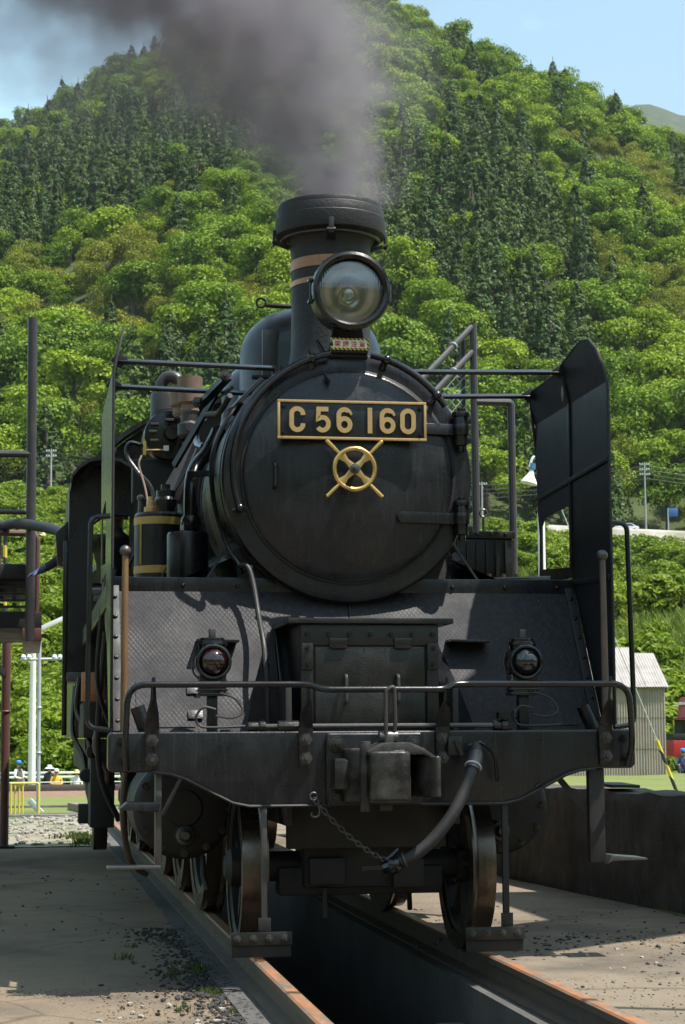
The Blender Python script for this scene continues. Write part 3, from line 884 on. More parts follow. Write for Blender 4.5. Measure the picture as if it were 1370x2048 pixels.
rail(0.566, -11, 20.5, 'worn right rail running beside the tan concrete ground')

# low retaining wall on the right
def wall_pts(t):  # along the foot
    return Vector((2.78 - 0.098 * t, -3.4 + t, 0))
mb = MB()
n = 90
rr = random.Random(4)
V = []; F = []
for i in range(n + 1):
    p = wall_pts(i * 15.5 / n)
    for j in range(13):
        z = -0.06 + 0.74 * j / 12
        lump = .006 * math.sin(i * .37 + j * .8) * math.sin(i * .11 + 2 * j) + (.012 if (i * 7 + j * 13) % 23 == 0 else 0)
        V.append((p.x + rr.uniform(-.005, .006) + lump + (0.02 if j == 12 else 0) + 0.02 * j / 12, p.y, z + (rr.uniform(-.016, .008) if j == 12 else 0)))
    V.append((p.x + 0.38, p.y, 0.68 + rr.uniform(-.008, .008))); V.append((p.x + 0.39, p.y, -0.06))
w = 15
for i in range(n):
    for j in range(w - 1):
        a = i * w + j; F.append((a, a + w, a + w + 1, a + 1))
F.append(tuple(range(w))); F.append(tuple(n * w + k for k in range(w))[::-1])
mb.add(V, F)
tag(mb.build('retaining_wall', 'wall_concrete', sharp=50), 'low sooty stained concrete wall to the right of the locomotive', 'wall')
# sheet edges lying on the wall
for k, (t, ln, wd, rz) in enumerate([(9.0, 0.9, 0.22, 0.05), (6.6, 0.5, 0.2, -0.06)]):
    p = wall_pts(t)
    mb = MB(); mb.box(0, wd, 0, ln, 0, 0.02)
    o = mb.build('steel_sheet', 'soot_black', bevel=0.004, loc=(p.x + 0.02, p.y, 0.70), rot=(0.015, 0.02, rz))
    tag(o, ['longer dark steel sheet lying on the low wall behind the step', 'shorter dark steel sheet lying on the low wall nearer the camera'][k], 'sheet')

# loose stones, coal and weeds
def pebble(seed, mat):
    r = random.Random(seed); bm = bmesh.new(); bmesh.ops.create_icosphere(bm, subdivisions=1, radius=0.5)
    for v in bm.verts: v.co = Vector((v.co.x * r.uniform(.8, 1.3), v.co.y * r.uniform(.8, 1.3), v.co.z * r.uniform(.5, .9)))
    me = bpy.data.meshes.new('stone'); bm.to_mesh(me); bm.free(); me.materials.append(M[mat]); return me
PEB = {k: [pebble(i * 7 + 1, k) for i in range(3)] for k in ('coal', 'stone_pale', 'stone_tan', 'stone_dark')}
def stones(name, spots_, kind, label):
    """spots_: (x,y,z,size); one mass of joined stones"""
    V = []; F = []
    for (x, y, z, s) in spots_:
        me = random.choice(PEB[kind]); a = random.uniform(0, 6.28); c, sn = math.cos(a), math.sin(a); b = len(V)
        for v in me.vertices:
            V.append((x + s * (v.co.x * c - v.co.y * sn), y + s * (v.co.x * sn + v.co.y * c), z + s * (v.co.z + 0.12)))
        for p in me.polygons: F.append([b + i for i in p.vertices])
    me = bpy.data.meshes.new(name); me.from_pydata(V, [], F); me.materials.append(M[kind]); me.update()
    return tag(link(name, me), label, 'stones', kind='stuff')
U = random.uniform
stones('coal_rubble', [(-0.66 - abs(random.gauss(0, .16)), U(-1.6, 3.2), -0.15, U(.006, .030)) for _ in range(1900)], 'stone_dark', 'dark coal rubble heaped along the left rail')
stones('coal_crumbs', [(U(-2.4, -0.7), U(-2.5, 9), -0.15, U(.005, .03)) for _ in range(170)] + [(U(.65, 2.2), U(-1.0, 3.0), -0.03, U(.005, .024)) for _ in range(240)] + [(random.gauss(1.0, .25), random.gauss(.75, .3), -0.03, U(.006, .032)) for _ in range(110)], 'coal', 'black coal crumbs scattered over the yard')
stones('pale_grit', [(U(-2.4, -0.66), U(-2.6, 0.4), -0.15, U(.004, .014)) for _ in range(3200)] + [(U(.62, 2.4), U(-3.4, 1.2), -0.03, U(.004, .013)) for _ in range(2200)], 'stone_tan', 'tan grit scattered over the yard')
stones('pale_stones', [(U(-4, -0.75), U(12.8, 20.4), -0.14, U(.015, .09)) for _ in range(700)] + [(U(-2.2, -0.7), U(-1.6, -.2), -0.15, U(.012, .045)) for _ in range(26)] + [(U(.9, 2.0), U(-.6, .5), -0.03, U(.01, .03)) for _ in range(30)], 'stone_pale', 'pale broken stones on the gravel beyond the yard')
wt = grass_tuft(9, 26, 0.06, 0.045, 0.003, 'leaf_weed', 'weed_tuft')
w0 = tag(link('weed_tuft', wt, None, (-0.78, 0.95, -0.15)), 'small green weed tuft in the coal rubble by the left rail', 'weed')
pts = [(-0.72 - abs(random.gauss(0, .14)), U(-1.4, 2.4), -0.15, U(.35, 1.0), U(0, 6.28), 0) for _ in range(14)] + [(random.gauss(-1.05, .12), U(12.4, 14.5), -0.14, U(1.0, 2.0), U(0, 6.28), 0) for _ in range(26)]
scatter('weed_cover', [w0], pts, 'low weeds growing along the left rail', 'weeds')

# ------------------------------------------------------------------ turntable side (left, far)
mb = MB(); mb.prism([(34.0, -0.35), (34.9, -0.14), (37.2, -0.14), (38.2, -0.35)], 'x', -40, 14)
tag(mb.build('ballast_bed', 'ballast_mat'), kind='structure')
mb = MB(); mb.box(-40, 14, 35.3, 35.36, -0.14, -0.02); mb.box(-40, 14, 36.35, 36.41, -0.14, -0.02)
tag(mb.build('far_track', 'rail_side', bevel=0.008), 'brown rails of the far track crossing behind the yellow handrail', 'track')
e = empty('yellow_handrail', (-1.92, 24.7, -1.5), 0, 'yellow pipe handrail at the edge of the turntable well', 'handrail')
mb = MB(); mb.tube(roundpath([(0, 0, 1.2), (0, 0, 1.78), (0.47, 0, 1.78), (0.47, 0, 1.2)], 0.03), 0.02); mb.tube([(0, 0, 0), (0, 0, 1.25)], .02); mb.tube([(.47, 0, 0), (.47, 0, 1.25)], .02)
mb.build('handrail_frame', 'yellow_paint', e)
for x in (0.07, 0.14, 0.20):
    MB().tube([(x, 0.25 + x, 0), (x, 0.25 + x, 1.74)], 0.017).build('post', 'yellow_paint', e)
MB().tube([(0, 0, 1.78), (0.2, 0.45, 1.75)], 0.017).build('side_rail', 'yellow_paint', e)
# timbers stacked by the well
for k, (x, y, z, rz) in enumerate([(-0.86, 25.0, -0.38, 0.10), (-0.60, 25.5, -0.22, 0.14), (-0.66, 24.2, -0.40, 0.10)]):
    mb = MB(); mb.box(-.16, .16, -1.1, 1.1, -0.1, 0.1)
    tag(mb.build('timber_baulk', 'timber', bevel=0.012, loc=(x, y, z), rot=(0, 0, rz)), ['weathered brown timber at the left of the stack by the turntable', 'topmost weathered brown timber of the stack by the turntable', 'weathered brown timber nearest the camera in the stack by the turntable'][k], 'timber')
e = empty('turntable_bridge', (-1.0, 25.6, -1.5), 0, 'grey steel end of the turntable with slanting braces', 'turntable')
mb = MB(); mb.box(-0.9, 1.2, 0.5, 0.8, 0.75, 1.2); mb.build('girder', 'galvanised', e, bevel=0.01)
for k, (a, b) in enumerate([((-.6, .35, 1.45), (.2, .1, .6)), ((-.45, .3, 1.2), (.35, .05, .85)), ((-.6, .2, 1.0), (-.15, .1, .5))]):
    MB().bar(a, b, 0.06, 0.10).build('brace', 'galvanised', e, bevel=0.005)
MB().bar((.0, .42, 1.05), (.55, .42, 1.05), .05, .22).build('deck_plate', 'galvanised', e)
mb = MB(); mb.box(-0.95, 1.2, 0.2, 0.9, 0.0, 0.75); mb.build('pedestal', 'pit_concrete', e)
# white light pole with a slanting arm
e = empty('light_pole', (-1.52, 42.0, -0.3), 0, 'tall white light pole with a slanting arm left of the cab', 'pole')
MB().tube([(0, 0, 0), (0, -.2, 4.2)], [0.11, 0.075], 10).build('post', 'white_paint', e)
MB().bar((-0.03, -.2, 4.12), (1.05, -.3, 4.62), 0.06, 0.12).build('arm', 'white_paint', e, bevel=.01)
mb = MB(); mb.prism([(-.1, 4.2), (.1, 4.2), (.3, 4.3), (.12, 3.85), (-.05, 3.85)], 'y', -.24, -.16); mb.build('bracket', 'white_paint', e)
e = empty('conduit_pole', (-1.44, 25.6, -1.5), 0, 'slim grey conduit pole beside the yellow handrail', 'pole')
MB().tube([(0, 0, 0), (-.02, 0, 4.3)], 0.035, 8).build('post', 'galvanised', e)
for z in (2.3, 3.1): MB().torus((-.01, 0, z), 'z', .045, .012, 12, 6).build('clamp', 'galvanised', e)
mb = MB(); mb.tube([(-.35, 0, 3.95), (.4, 0, 3.97)], .025)
cr = mb.build('crossarm', 'galvanised', e)
for x in (-.3, -.2, .25, .35): MB().lathe([(0, 0), (.035, 0), (.045, .04), (.03, .08), (0, .09)], (x, 0, 3.96), 'z', 8).build('insulator', 'insulator', cr)
# black and yellow pole with a crossbar
e = empty('striped_pole', (-2.02, 22.6, -1.5), 0, 'black and yellow striped pole with a crossbar behind the coal stage', 'pole')
MB().tube([(0, 0, 0), (-.03, -.4, 5.95)], 0.035, 8).build('post', 'hazard_pole', e)
MB().tube([(-.05, -.4, 5.84), (.62, -.5, 5.82)], 0.022, 8).build('crossbar', 'hazard_guy', e)
for x in (.0, .58): MB().ball((x, -.42, 5.85), .04, 8).build('insulator', 'galvanised', e)
# white guard rail
e = empty('guard_rail', (-30, 69.4, -1.7), 0, 'white two-beam guard rail behind the spectators on the left', 'guard rail')
for z in (1.33, 1.16):
    MB().box(0, 38, -.03, .03, z, z + .095).build('beam', 'white_paint', e, bevel=0.02)
for k in range(10): MB().box(k * 4 + .2, k * 4 + .3, .03, .12, 0, 1.45).build('post', 'white_paint', e)
e = empty('wire_fence', (-30, 47.3, -0.9), 0, 'thin grey wire fence in front of the spectators on the left', 'fence')
for z in (0.69, 0.45): MB().tube([(0, 0, z), (38, 0, z)], .018, 6).build('wire', 'galvanised', e)
for k in range(12): MB().tube([(k * 3.3, 0, 0), (k * 3.3, 0, .75)], .025, 6).build('post', 'galvanised', e)

# ------------------------------------------------------------------ coal stage on the left
e = empty('coal_stage', (-1.9, 10.5, -0.15), 0, 'dark steel platform on maroon posts at the left edge of the photo', 'platform')
MB().box(-3.2, 0.36, -1.2, 1.6, 2.24, 2.40).build('lower_beam', 'under_black', e, bevel=.01)
MB().box(-3.2, 0.25, -1.3, 1.5, 2.68, 2.78).build('deck', 'soot_black', e, bevel=.008)
MB().box(-3.2, 0.30, -1.35, -1.25, 2.70, 2.84).build('edge_beam', 'under_black', e, bevel=.006)
for k in range(4):
    MB().bar((-3.2, -1.2, 2.445 + k * .062), (0.24, -1.2, 2.445 + k * .062), .05, .022).build('slat', 'grey_pipe', e, bevel=.004)
for y in (-1.15, -1.08):
    for z in (2.46, 2.53, 2.60):
        MB().cyl((-.02 if y > -1.1 else .1, y, z), 'y', .022, -.1, .05, 10).build('roller', 'under_black', e)
MB().box(0.18, 0.36, -1.25, 1.5, 2.12, 2.24).build('end_plate', 'maroon_steel', e, bevel=.006)
MB().tube([(0.25, -1.4, 2.1), (0.24, -1.42, 5.2)], .046, 12).build('tall_post', 'grey_pipe', e)
MB().tube([(-3.0, -1.42, 3.88), (0.24, -1.42, 3.88)], .036, 10).build('top_rail', 'grey_pipe', e)
MB().tube([(-3.0, -1.3, 3.34), (0.24, -1.3, 3.34)], .024, 10).build('middle_rail', 'grey_pipe', e)
MB().tube(roundpath([(-3.0, -.8, 3.19), (.31, -.8, 3.19), (.31, -.75, 2.2)], .08), .03, 10).build('maroon_rail', 'maroon_steel', e)
MB().tube([(-0.06, -.8, 2.7), (-.06, -.8, 3.19)], .03, 10).build('maroon_post', 'maroon_steel', e)
for x, y in ((0.0, 2.0), (-2.6, 2.0), (-2.6, -1.0)):
    p_ = MB().tube([(x, y, 0.02), (x, y, 2.3)], .05, 12).build('leg', 'maroon_steel', e)
    MB().box(x - .12, x + .12, y - .12, y + .12, 0.0, .03).build('foot_plate', 'under_black', p_)
    MB().torus((x, y, 1.5), 'z', .05, .012, 14, 6).build('collar', 'maroon_steel', p_)
MB().bar((0.0, 2.0, 1.9), (-.45, 1.2, 2.3), .05, .07).build('knee_brace', 'under_black', e)
mb = MB(); mb.tube(smoothpath([(-3.2, -.3, 3.27), (-.4, -.5, 3.27), (.1, -1.2, 3.24), (.45, -2.2, 3.08), (.60, -2.9, 2.92)]), .05, 12)
mb.build('water_hose', 'rubber', e)
tag(MB().lathe([(0, 0), (.10, 0), (.12, .05), (.10, .13), (.05, .18), (0, .2)], (-1.98, 3.9, -0.15), 'z', 14).build('hose_stub', 'rubber'), 'dark hose stub standing on the ground at the left edge', 'hose')

# ------------------------------------------------------------------ things on the right
e = empty('stair_platform', (1.62, 6.3, -0.05), 0, 'grey pipe stair frame with chain link infill behind the smokebox', 'stairs')
MB().tube([(.40, 0, 0), (.38, 0, 4.55)], .032, 10).build('tall_post', 'grey_pipe', e)
MB().tube([(.30, .05, 3.4), (.30, .05, 4.45)], .022, 8).build('inner_post', 'grey_pipe', e)
for dz in (0, -.215):
    rl = MB().tube([(-.40, -.5, 3.72 + dz), (.38, 0, 4.53 + dz)], .026, 10).build('stair_rail', 'grey_pipe', e)
    for t in (.3, .75): MB().torus((-.40 + .78 * t, -.5 + .5 * t, 3.72 + dz + .81 * t), (.7, .4, .7), .03, .01, 10, 6).build('clamp', 'galvanised', rl)
MB().tube(roundpath([(.40, 0, 3.88), (.70, 0, 3.88), (.70, 0, 0)], .03), .032, 10).build('outer_frame', 'grey_pipe', e)
mb = MB()
for k in range(26):
    x = -.42 + k * .06
    for s in (1, -1):
        a0 = (x, 0.03, 2.4) if s > 0 else (x, .035, 2.4)
        z1 = 2.0
        # clip each diagonal between the post and the stair rail
        p = Vector(a0); q = Vector((x + s * 2.2, p.y, 2.4 + 2.6))
        pts_ = []
        for t in np.linspace(0, 1, 60):
            r_ = p.lerp(q, t)
            if -0.12 <= r_.x <= .37 and r_.z <= 3.45 + (r_.x + .4) * 1.04: pts_.append(r_)
        if len(pts_) > 1: mb.tube([pts_[0], pts_[-1]], .0035, 4)
        p = Vector((.37, p.y, 2.4 + k * .085)) if s < 0 else Vector((-.12, p.y, 2.4 + k * .085)); q = p + Vector((s * 2.0, 0, 2.36))
        pts_ = []
        for t in np.linspace(0, 1, 60):
            r_ = p.lerp(q, t)
            if -0.13 <= r_.x <= .375 and r_.z <= 3.45 + (r_.x + .4) * 1.04: pts_.append(r_)
        if len(pts_) > 1: mb.tube([pts_[0], pts_[-1]], .0035, 4)
tag(mb.build('chain_link', 'galvanised', e), kind='stuff')
MB().box(-.3, .7, -.5, .4, 2.30, 2.36).build('landing', 'grey_pipe', e)
for k in range(2): MB().box(-.3, .35, -.9 - k * .25, -.68 - k * .25, 2.05 - k * .24, 2.08 - k * .24).build('tread', 'grey_pipe', e)

e = empty('floodlight_pole', (6.27, 19.8, -0.02), 0, 'white pole carrying a white bell-shaped floodlight behind the right deflector', 'lamp post')
MB().tube([(0, 0, 0), (0, 0, 5.6)], [.07, .055], 12).build('post', 'white_paint', e)
MB().tube(smoothpath([(0, 0, 5.35), (-.12, -.05, 5.42), (-.2, -.1, 5.25)]), .022, 8).build('arm', 'galvanised', e)
sh = MB().lathe([(.03, .20), (.045, .14), (.06, .10), (.10, .04), (.135, -.02), (.135, -.03), (.12, -.03), (0, .02)], (-.21, -.1, 5.02), (0.25, .0, 1), 20).build('lamp_shade', 'white_paint', e)
MB().cyl((-.16, -.1, 5.22), (0.25, 0, 1), .05, 0, .09, 12).build('lamp_socket', 'sign_blue', e)
MB().ball((-.21, -.1, 5.02), .05, 10).build('bulb', 'insulator', sh)
e = empty('guy_wire', (8.5, 19.95, -0.05), 0, 'guy wire with a black and yellow guard in front of the shed', 'guy wire')
MB().tube([(0, 0, 0), (-.40, -.05, 1.03)], .028, 10).build('guard_sleeve', 'hazard_guy', e)
MB().tube([(-.40, -.05, 1.03), (-2.23, -.15, 5.45)], .009, 6).build('cable', 'galvanised', e)

# corrugated shed
e = empty('corrugated_shed', (14.0, 40.4, -0.15), 0, 'weathered corrugated iron shed with a pale roof beyond the low wall', 'shed')
def corrugated(x0, x1, z0, z1, y, pitch=0.075, amp=0.016, nrm=1):
    n_ = int((x1 - x0) / pitch * 4); V = []; F = []
    for i in range(n_ + 1):
        x = x0 + (x1 - x0) * i / n_; d = amp * math.sin(2 * math.pi * (x - x0) / pitch)
        V += [(x, y + d, z0), (x, y + d, z1)]
        if i: a = 2 * i - 2; F.append((a, a + 2, a + 3, a + 1))
    return V, F
zz = [0.10, 0.85, 1.68, 2.50]
for r_ in range(3):
    for c_ in range(6):
        x0 = -2.35 + c_ * .6
        mb = MB(); mb.add(*corrugated(x0, x0 + .615, zz[r_] - .03, zz[r_ + 1], 0.0 - .012 * r_ - .004 * (c_ % 2)))
        mb.build('wall_sheet', 'wall_sheet', e, sharp=80)
MB().box(-2.36, 1.22, .06, .30, 0, 2.46).build('frame', 'timber', e)
mb = MB(); mb.add(*corrugated(-0.0, 3.0, 0.1, 2.5, 0)); o = mb.build('side_wall', 'wall_sheet', e, sharp=80, rot=(0, 0, R(90)), loc=(1.25, .0, 0))
for c_ in range(6):
    x0 = -2.45 + c_ * .63
    V, F = corrugated(x0, x0 + .64, 0, 1.55, 0, .075, .014)
    mb = MB(); mb.add(V, F)
    mb.build('roof_sheet', 'roof_sheet', e, sharp=80, loc=(0.0, -.14, 2.47 + .004 * (c_ % 2)), rot=(R(-52), 0, 0))
mb = MB(); V, F = corrugated(-2.45, 1.0, 0, .7, 0, .075, .014); mb.add(V, F); mb.build('ridge_sheet', 'roof_sheet', e, sharp=80, loc=(-.2, .9, 3.2), rot=(R(-55), 0, 0))
MB().box(-2.7, 1.5, -.5, -.25, -.02, .11).build('footing', 'block_concrete', e, bevel=.01)

e = empty('red_machine', (23.6, 63.2, -0.7), 0, 'red and black track machine at the right edge behind the shed', 'machine')
mb = MB(); mb.prism([(-.5, 2.35), (.2, 2.35), (.35, 3.2), (3.0, 3.25), (3.0, 2.3), (1.0, 2.25)], 'y', -.8, .8); mb.build('hood', 'red_paint', e, bevel=.04)
MB().box(.2, 3.0, -.9, .9, 2.9, 3.0).build('hood_ledge', 'white_paint', e, bevel=.02)
MB().box(-.55, 3.2, -.9, .9, 1.55, 1.78).build('deck', 'soot_black', e, bevel=.02)
MB().box(-.55, 3.2, -.95, .95, .9, 1.52).build('side_skirt', 'red_paint', e, bevel=.03)
for x in (0.1, 2.2): MB().cyl((x, -.6, .55), 'y', .45, -.08, .08, 24).build('wheel', 'under_black', e)
for x in (0.0, 2.6): MB().box(x, x + .1, -.5, .5, 1.78, 2.4).build('pillar', 'soot_black', e)

# added unseen blocker, out of frame right: its arm shades the right of the beam
e = empty('overhead_blocker', (4.4, 1.6, -0.02), 0, 'added unseen overhead walkway on posts beside the yard', 'blocker')
MB().box(-1.12, 1.4, -1.5, 1.2, 4.98, 5.06).build('deck', 'grey_pipe', e, bevel=.01)
mb = MB(); mb.bar((-2.58, -2.59, 5.0), (-.35, -.85, 5.0), 1.0, .07); mb.build('shade_arm', 'grey_pipe', e, bevel=.01)
for x, y in ((-.9, -1.3), (1.2, -1.3), (1.2, 1.0)): MB().tube([(x, y, 0), (x, y, 5.0)], .06, 10).build('post', 'grey_pipe', e)
MB().tube([(-3.6, -3.6, 4.2), (1.2, -5.6, 4.9)], .03, 8).build('stay', 'grey_pipe', e)

# ------------------------------------------------------------------ along the valley road
def utility_pole(L, D, h, lab, arms=2):
    p = valley(L, D)
    e = empty('utility_pole', p, -YAW, lab, 'utility pole', 'poles along the valley road')
    MB().tube([(0, 0, -.5), (0, 0, h)], [.20, .13], 10).build('post', 'pole_concrete', e)
    for k in range(arms):
        z = h - .4 - 0.9 * k
        a = MB().box(-.9, .9, -.06, .06, z - .06, z + .06).build('crossarm', 'galvanised', e)
        for x in (-.8, -.4, .4, .8): MB().lathe([(0, 0), (.09, 0), (.11, .08), (.07, .2), (0, .22)], (x, 0, z + .06), 'z', 8).build('insulator', 'insulator', a)
    return p + Vector((0, 0, h - .3))
tops = [utility_pole(-50.8, 330, 10.6, 'concrete utility pole standing on the valley road left of the cab'),
        utility_pole(53.2, 333, 13.4, 'tall concrete utility pole on the valley road right of the deflector', 3),
        utility_pole(24.3, 330, 8.2, 'short slim utility pole seen between the smokebox and the right deflector', 1),
        utility_pole(-130, 332, 11, 'utility pole on the valley road far off to the left'),
        utility_pole(125, 332, 11, 'utility pole on the valley road far off to the right')]
order = [3, 0, 2, 1, 4]
for a_, b_ in zip(order[:-1], order[1:]):
    for k in range(4):
        dz = -0.3 - k * 0.75
        A = tops[a_] + Vector((.3 * (k % 2), 0, dz)); B = tops[b_] + Vector((.3 * (k % 2), 0, dz))
        sag = (B - A).length * 0.018
        pts_ = [A.lerp(B, t) - Vector((0, 0, sag * 4 * t * (1 - t))) for t in np.linspace(0, 1, 14)]
        tag(MB().tube(pts_, .035, 4).build('power_line', 'wire_mat'), ['highest', 'second', 'third', 'lowest'][k] + ' power line ' + {3: 'left of the cab', 0: 'crossing behind the boiler', 2: 'crossing behind the right deflector', 1: 'at the right edge'}[a_] + ' above the valley road', 'power line', 'power lines')
p = valley(56.8, 331)
e = empty('road_sign', p, -YAW - .25, 'blue road sign on a grey post at the right edge', 'road sign')
MB().tube([(0, 0, -.3), (0, 0, 5.2)], .11, 8).build('post', 'galvanised', e)
MB().box(.0, 1.7, -.06, -.02, 3.7, 5.2).build('panel', 'sign_blue', e, bevel=.02)
e = empty('parked_car', valley(48.6, 326) + Vector((0, 0, .05)), -YAW, 'white car on the valley road right of the deflector', 'car')
prof = [(-2.15, .35), (-2.2, .75), (-1.9, .95), (-1.1, 1.02), (-.5, 1.45), (.9, 1.48), (1.7, 1.0), (2.15, .9), (2.2, .4)]
MB().prism(prof, 'y', -.82, .82).build('body', 'car_white', e, bevel=.06, seg=3)
MB().prism([(-.95, 1.05), (-.45, 1.40), (.85, 1.42), (1.4, 1.05)], 'y', -.835, -.825).build('side_window', 'car_glass', e)
for x in (-1.35, 1.35):
    w_ = MB().cyl((x, -.80, .33), 'y', .33, -.05, .1, 18).build('wheel', 'rubber', e)
    MB().cyl((x, -.80, .33), 'y', .19, -.06, -.05, 14).build('rim', 'galvanised', w_)
e = empty('road_guard_rail', valley(-95, 322.5), -YAW, 'white guard rail along the valley road at the left edge', 'guard rail')
for k in range(22):
    z0 = road_z(-95 + 4 * k) - road_z(-95)
    MB().box(4 * k, 4 * k + 3.9, -.05, .05, .45 + z0, 1.1 + z0).build('beam', 'white_paint', e)

# ------------------------------------------------------------------ the locomotive
LOCO = empty('steam_locomotive', (0, 0, 0), 0, 'black steam locomotive with brass number plate and smoke deflectors standing on the track', 'locomotive')
ZC = 2.42                      # boiler centre height
def part(mb, name, mat, parent=LOCO, **k): return mb.build(name, mat, parent, **k)
def bolt_mesh(r=0.016, h=0.014, mat='black_gloss'):
    return MB().hexbolt((0, 0, 0), (0, -1, 0), r, h).mesh('bolt', mat)
BOLT = bolt_mesh(); BOLT_S = bolt_mesh(0.010, 0.010); BOLT_B = bolt_mesh(0.024, 0.022, 'dull_steel'); BOLT_M = bolt_mesh(0.014, 0.016, 'dull_steel')
RIVET = MB().lathe([(.013, 0), (.012, .005), (.007, .010), (0, .011)], (0, 0, 0), (0, -1, 0), 10).mesh('rivet', 'black_gloss')
def put(mesh, name, parent, loc, rot=None): return link(name, mesh, parent, loc, rot)

# buffer beam
cv = [(1.29, 1.06), (1.29, .905), (1.27, .885), (1.08, .885), (1.00, .875), (.93, .852), (.70, .735), (.66, .722), (.60, .715)]
prof = [(-1.275, 1.075), (1.275, 1.075)] + cv + [(-x, z) for x, z in cv[::-1]]
BEAM = part(MB().prism(prof, 'y', 0.0, 0.14), 'buffer_beam', 'black_paint', bevel=.012, seg=3)
part(MB().box(-1.24, 1.24, .145, .46, 1.02, 1.068), 'foot_plate', 'black_paint', bevel=.006)
for s in (-1, 1):
    for z in (.94, 1.03): put(BOLT, 'bolt', BEAM, (s * 1.23, -.001, z))
# flange lip under the curved edge
lip = [(x, -.012, z) for x, z in [(-1.08, .885), (-1.0, .877), (-.93, .855), (-.70, .738), (-.62, .722), (.62, .722), (.70, .738), (.93, .855), (1.0, .877), (1.08, .885)]]
part(MB().tube(lip, .008, 6), 'beam_lip', 'soot_black', BEAM)

# front handrail and its twisted brackets
hr = roundpath([(-1.205, -.03, .90), (-1.215, -.10, 1.0), (-1.205, -.12, 1.295), (-.40, -.12, 1.295), (-.345, -.13, 1.292), (-.29, -.19, 1.268), (.29, -.19, 1.268), (.345, -.13, 1.292), (.40, -.12, 1.295), (1.225, -.12, 1.295), (1.245, -.10, 1.0), (1.235, -.03, .90)], .09, 6)
part(MB().tube(hr, .0155, 12), 'front_handrail', 'black_gloss')
for x in (-1.085, -.352, .318, 1.135):
    b = MB()
    pts_ = [(-.012, .90, .030), (-.012, 1.09, .036), (-.055, 1.16, .030), (-.105, 1.22, .018), (-.118, 1.33, .012)]
    V = []; F = []
    for i, (y, z, hw) in enumerate(pts_):
        tw = (0, 0, .35, .9, 1.35)[i]
        dx, dy = math.cos(tw) * hw, math.sin(tw) * hw
        nx, ny = -math.sin(tw) * .007, math.cos(tw) * .007
        V += [(x - dx - nx, y - dy - ny, z), (x + dx - nx, y + dy - ny, z), (x + dx + nx, y + dy + ny, z), (x - dx + nx, y - dy + ny, z)]
        if i: 
            a = 4 * i - 4
            F += [(a, a + 1, a + 5, a + 4), (a + 1, a + 2, a + 6, a + 5), (a + 2, a + 3, a + 7, a + 6), (a + 3, a, a + 4, a + 7)]
    F += [(3, 2, 1, 0), (16, 17, 18, 19)]
    o = part(b.add(V, F), 'handrail_bracket', 'black_paint', bevel=.003)
    for z in (.945, 1.035): put(BOLT_B, 'bolt', o, (x, -.02, z))

# sloping tread-plate apron
A0, A1 = (.43, 1.07), (.93, 1.865)     # (y, z) of its foot and head
def apron_y(z): return A0[0] + (A1[0] - A0[0]) * (z - A0[1]) / (A1[1] - A0[1])
for x0, x1 in ((-1.261, -.003), (.003, 1.261)):
    V = [(x0, A0[0], A0[1]), (x1, A0[0], A0[1]), (x1, A1[0], A1[1]), (x0, A1[0], A1[1])]
    W = [(x, y + .012, z - .006) for x, y, z in V]
    o = part(MB().add(V + W, [(0, 1, 2, 3), (7, 6, 5, 4), (0, 4, 5, 1), (1, 5, 6, 2), (2, 6, 7, 3), (3, 7, 4, 0)]), 'apron_plate', 'tread_plate')
    s = -1 if x0 < -1 else 1
    ed = MB(); ed.bar((s * 1.225, A0[0] - .012, A0[1] + .01), (s * 1.225, A1[0] - .012, A1[1]), .045, .012, (0, -.85, .5))
    e_ = part(ed, 'edge_strip', 'soot_black', o, bevel=.002)
    for k in range(7):
        z = 1.13 + k * .108; put(RIVET, 'rivet', e_, (s * 1.225, apron_y(z) - .02, z), (R(-32), 0, 0))
    # inspection hatch with two hinges
    zlo, zhi = 1.10, 1.335
    xa, xb = (s * 1.13, s * .84)
    V = [(xa, apron_y(zlo) - .006, zlo), (xb, apron_y(zlo) - .006, zlo), (xb, apron_y(zhi) - .006, zhi), (xa, apron_y(zhi) - .006, zhi)]
    W = [(x, y + .008, z) for x, y, z in V]
    part(MB().add(V + W, [(0, 1, 2, 3), (7, 6, 5, 4), (0, 4, 5, 1), (1, 5, 6, 2), (2, 6, 7, 3), (3, 7, 4, 0)]), 'hatch', 'tread_plate', o)
    for z in (1.16, 1.285):
        part(MB().bar((s * .875, apron_y(z) - .012, z), (s * .80, apron_y(z) - .012, z), .05, .012, (0, -.85, .5)), 'hatch_hinge', 'box_black', o, bevel=.003)
top = part(MB().box(-1.25, 1.25, .905, .985, 1.862, 1.885).box(-1.25, 1.25, .895, .908, 1.80, 1.885), 'apron_head_angle', 'black_paint', bevel=.004)
for k in range(9): put(RIVET, 'rivet', top, (-1.16 + k * .29, .894, 1.84))
# lamp-iron shelves on the apron
for x in (-.715, .60):
    part(MB().prism([(x - .10, 1.535), (x + .11, 1.528), (x + .115, 1.542), (x - .10, 1.548)], 'y', .60, apron_y(1.53) + .01), 'apron_shelf', 'black_paint', bevel=.003)

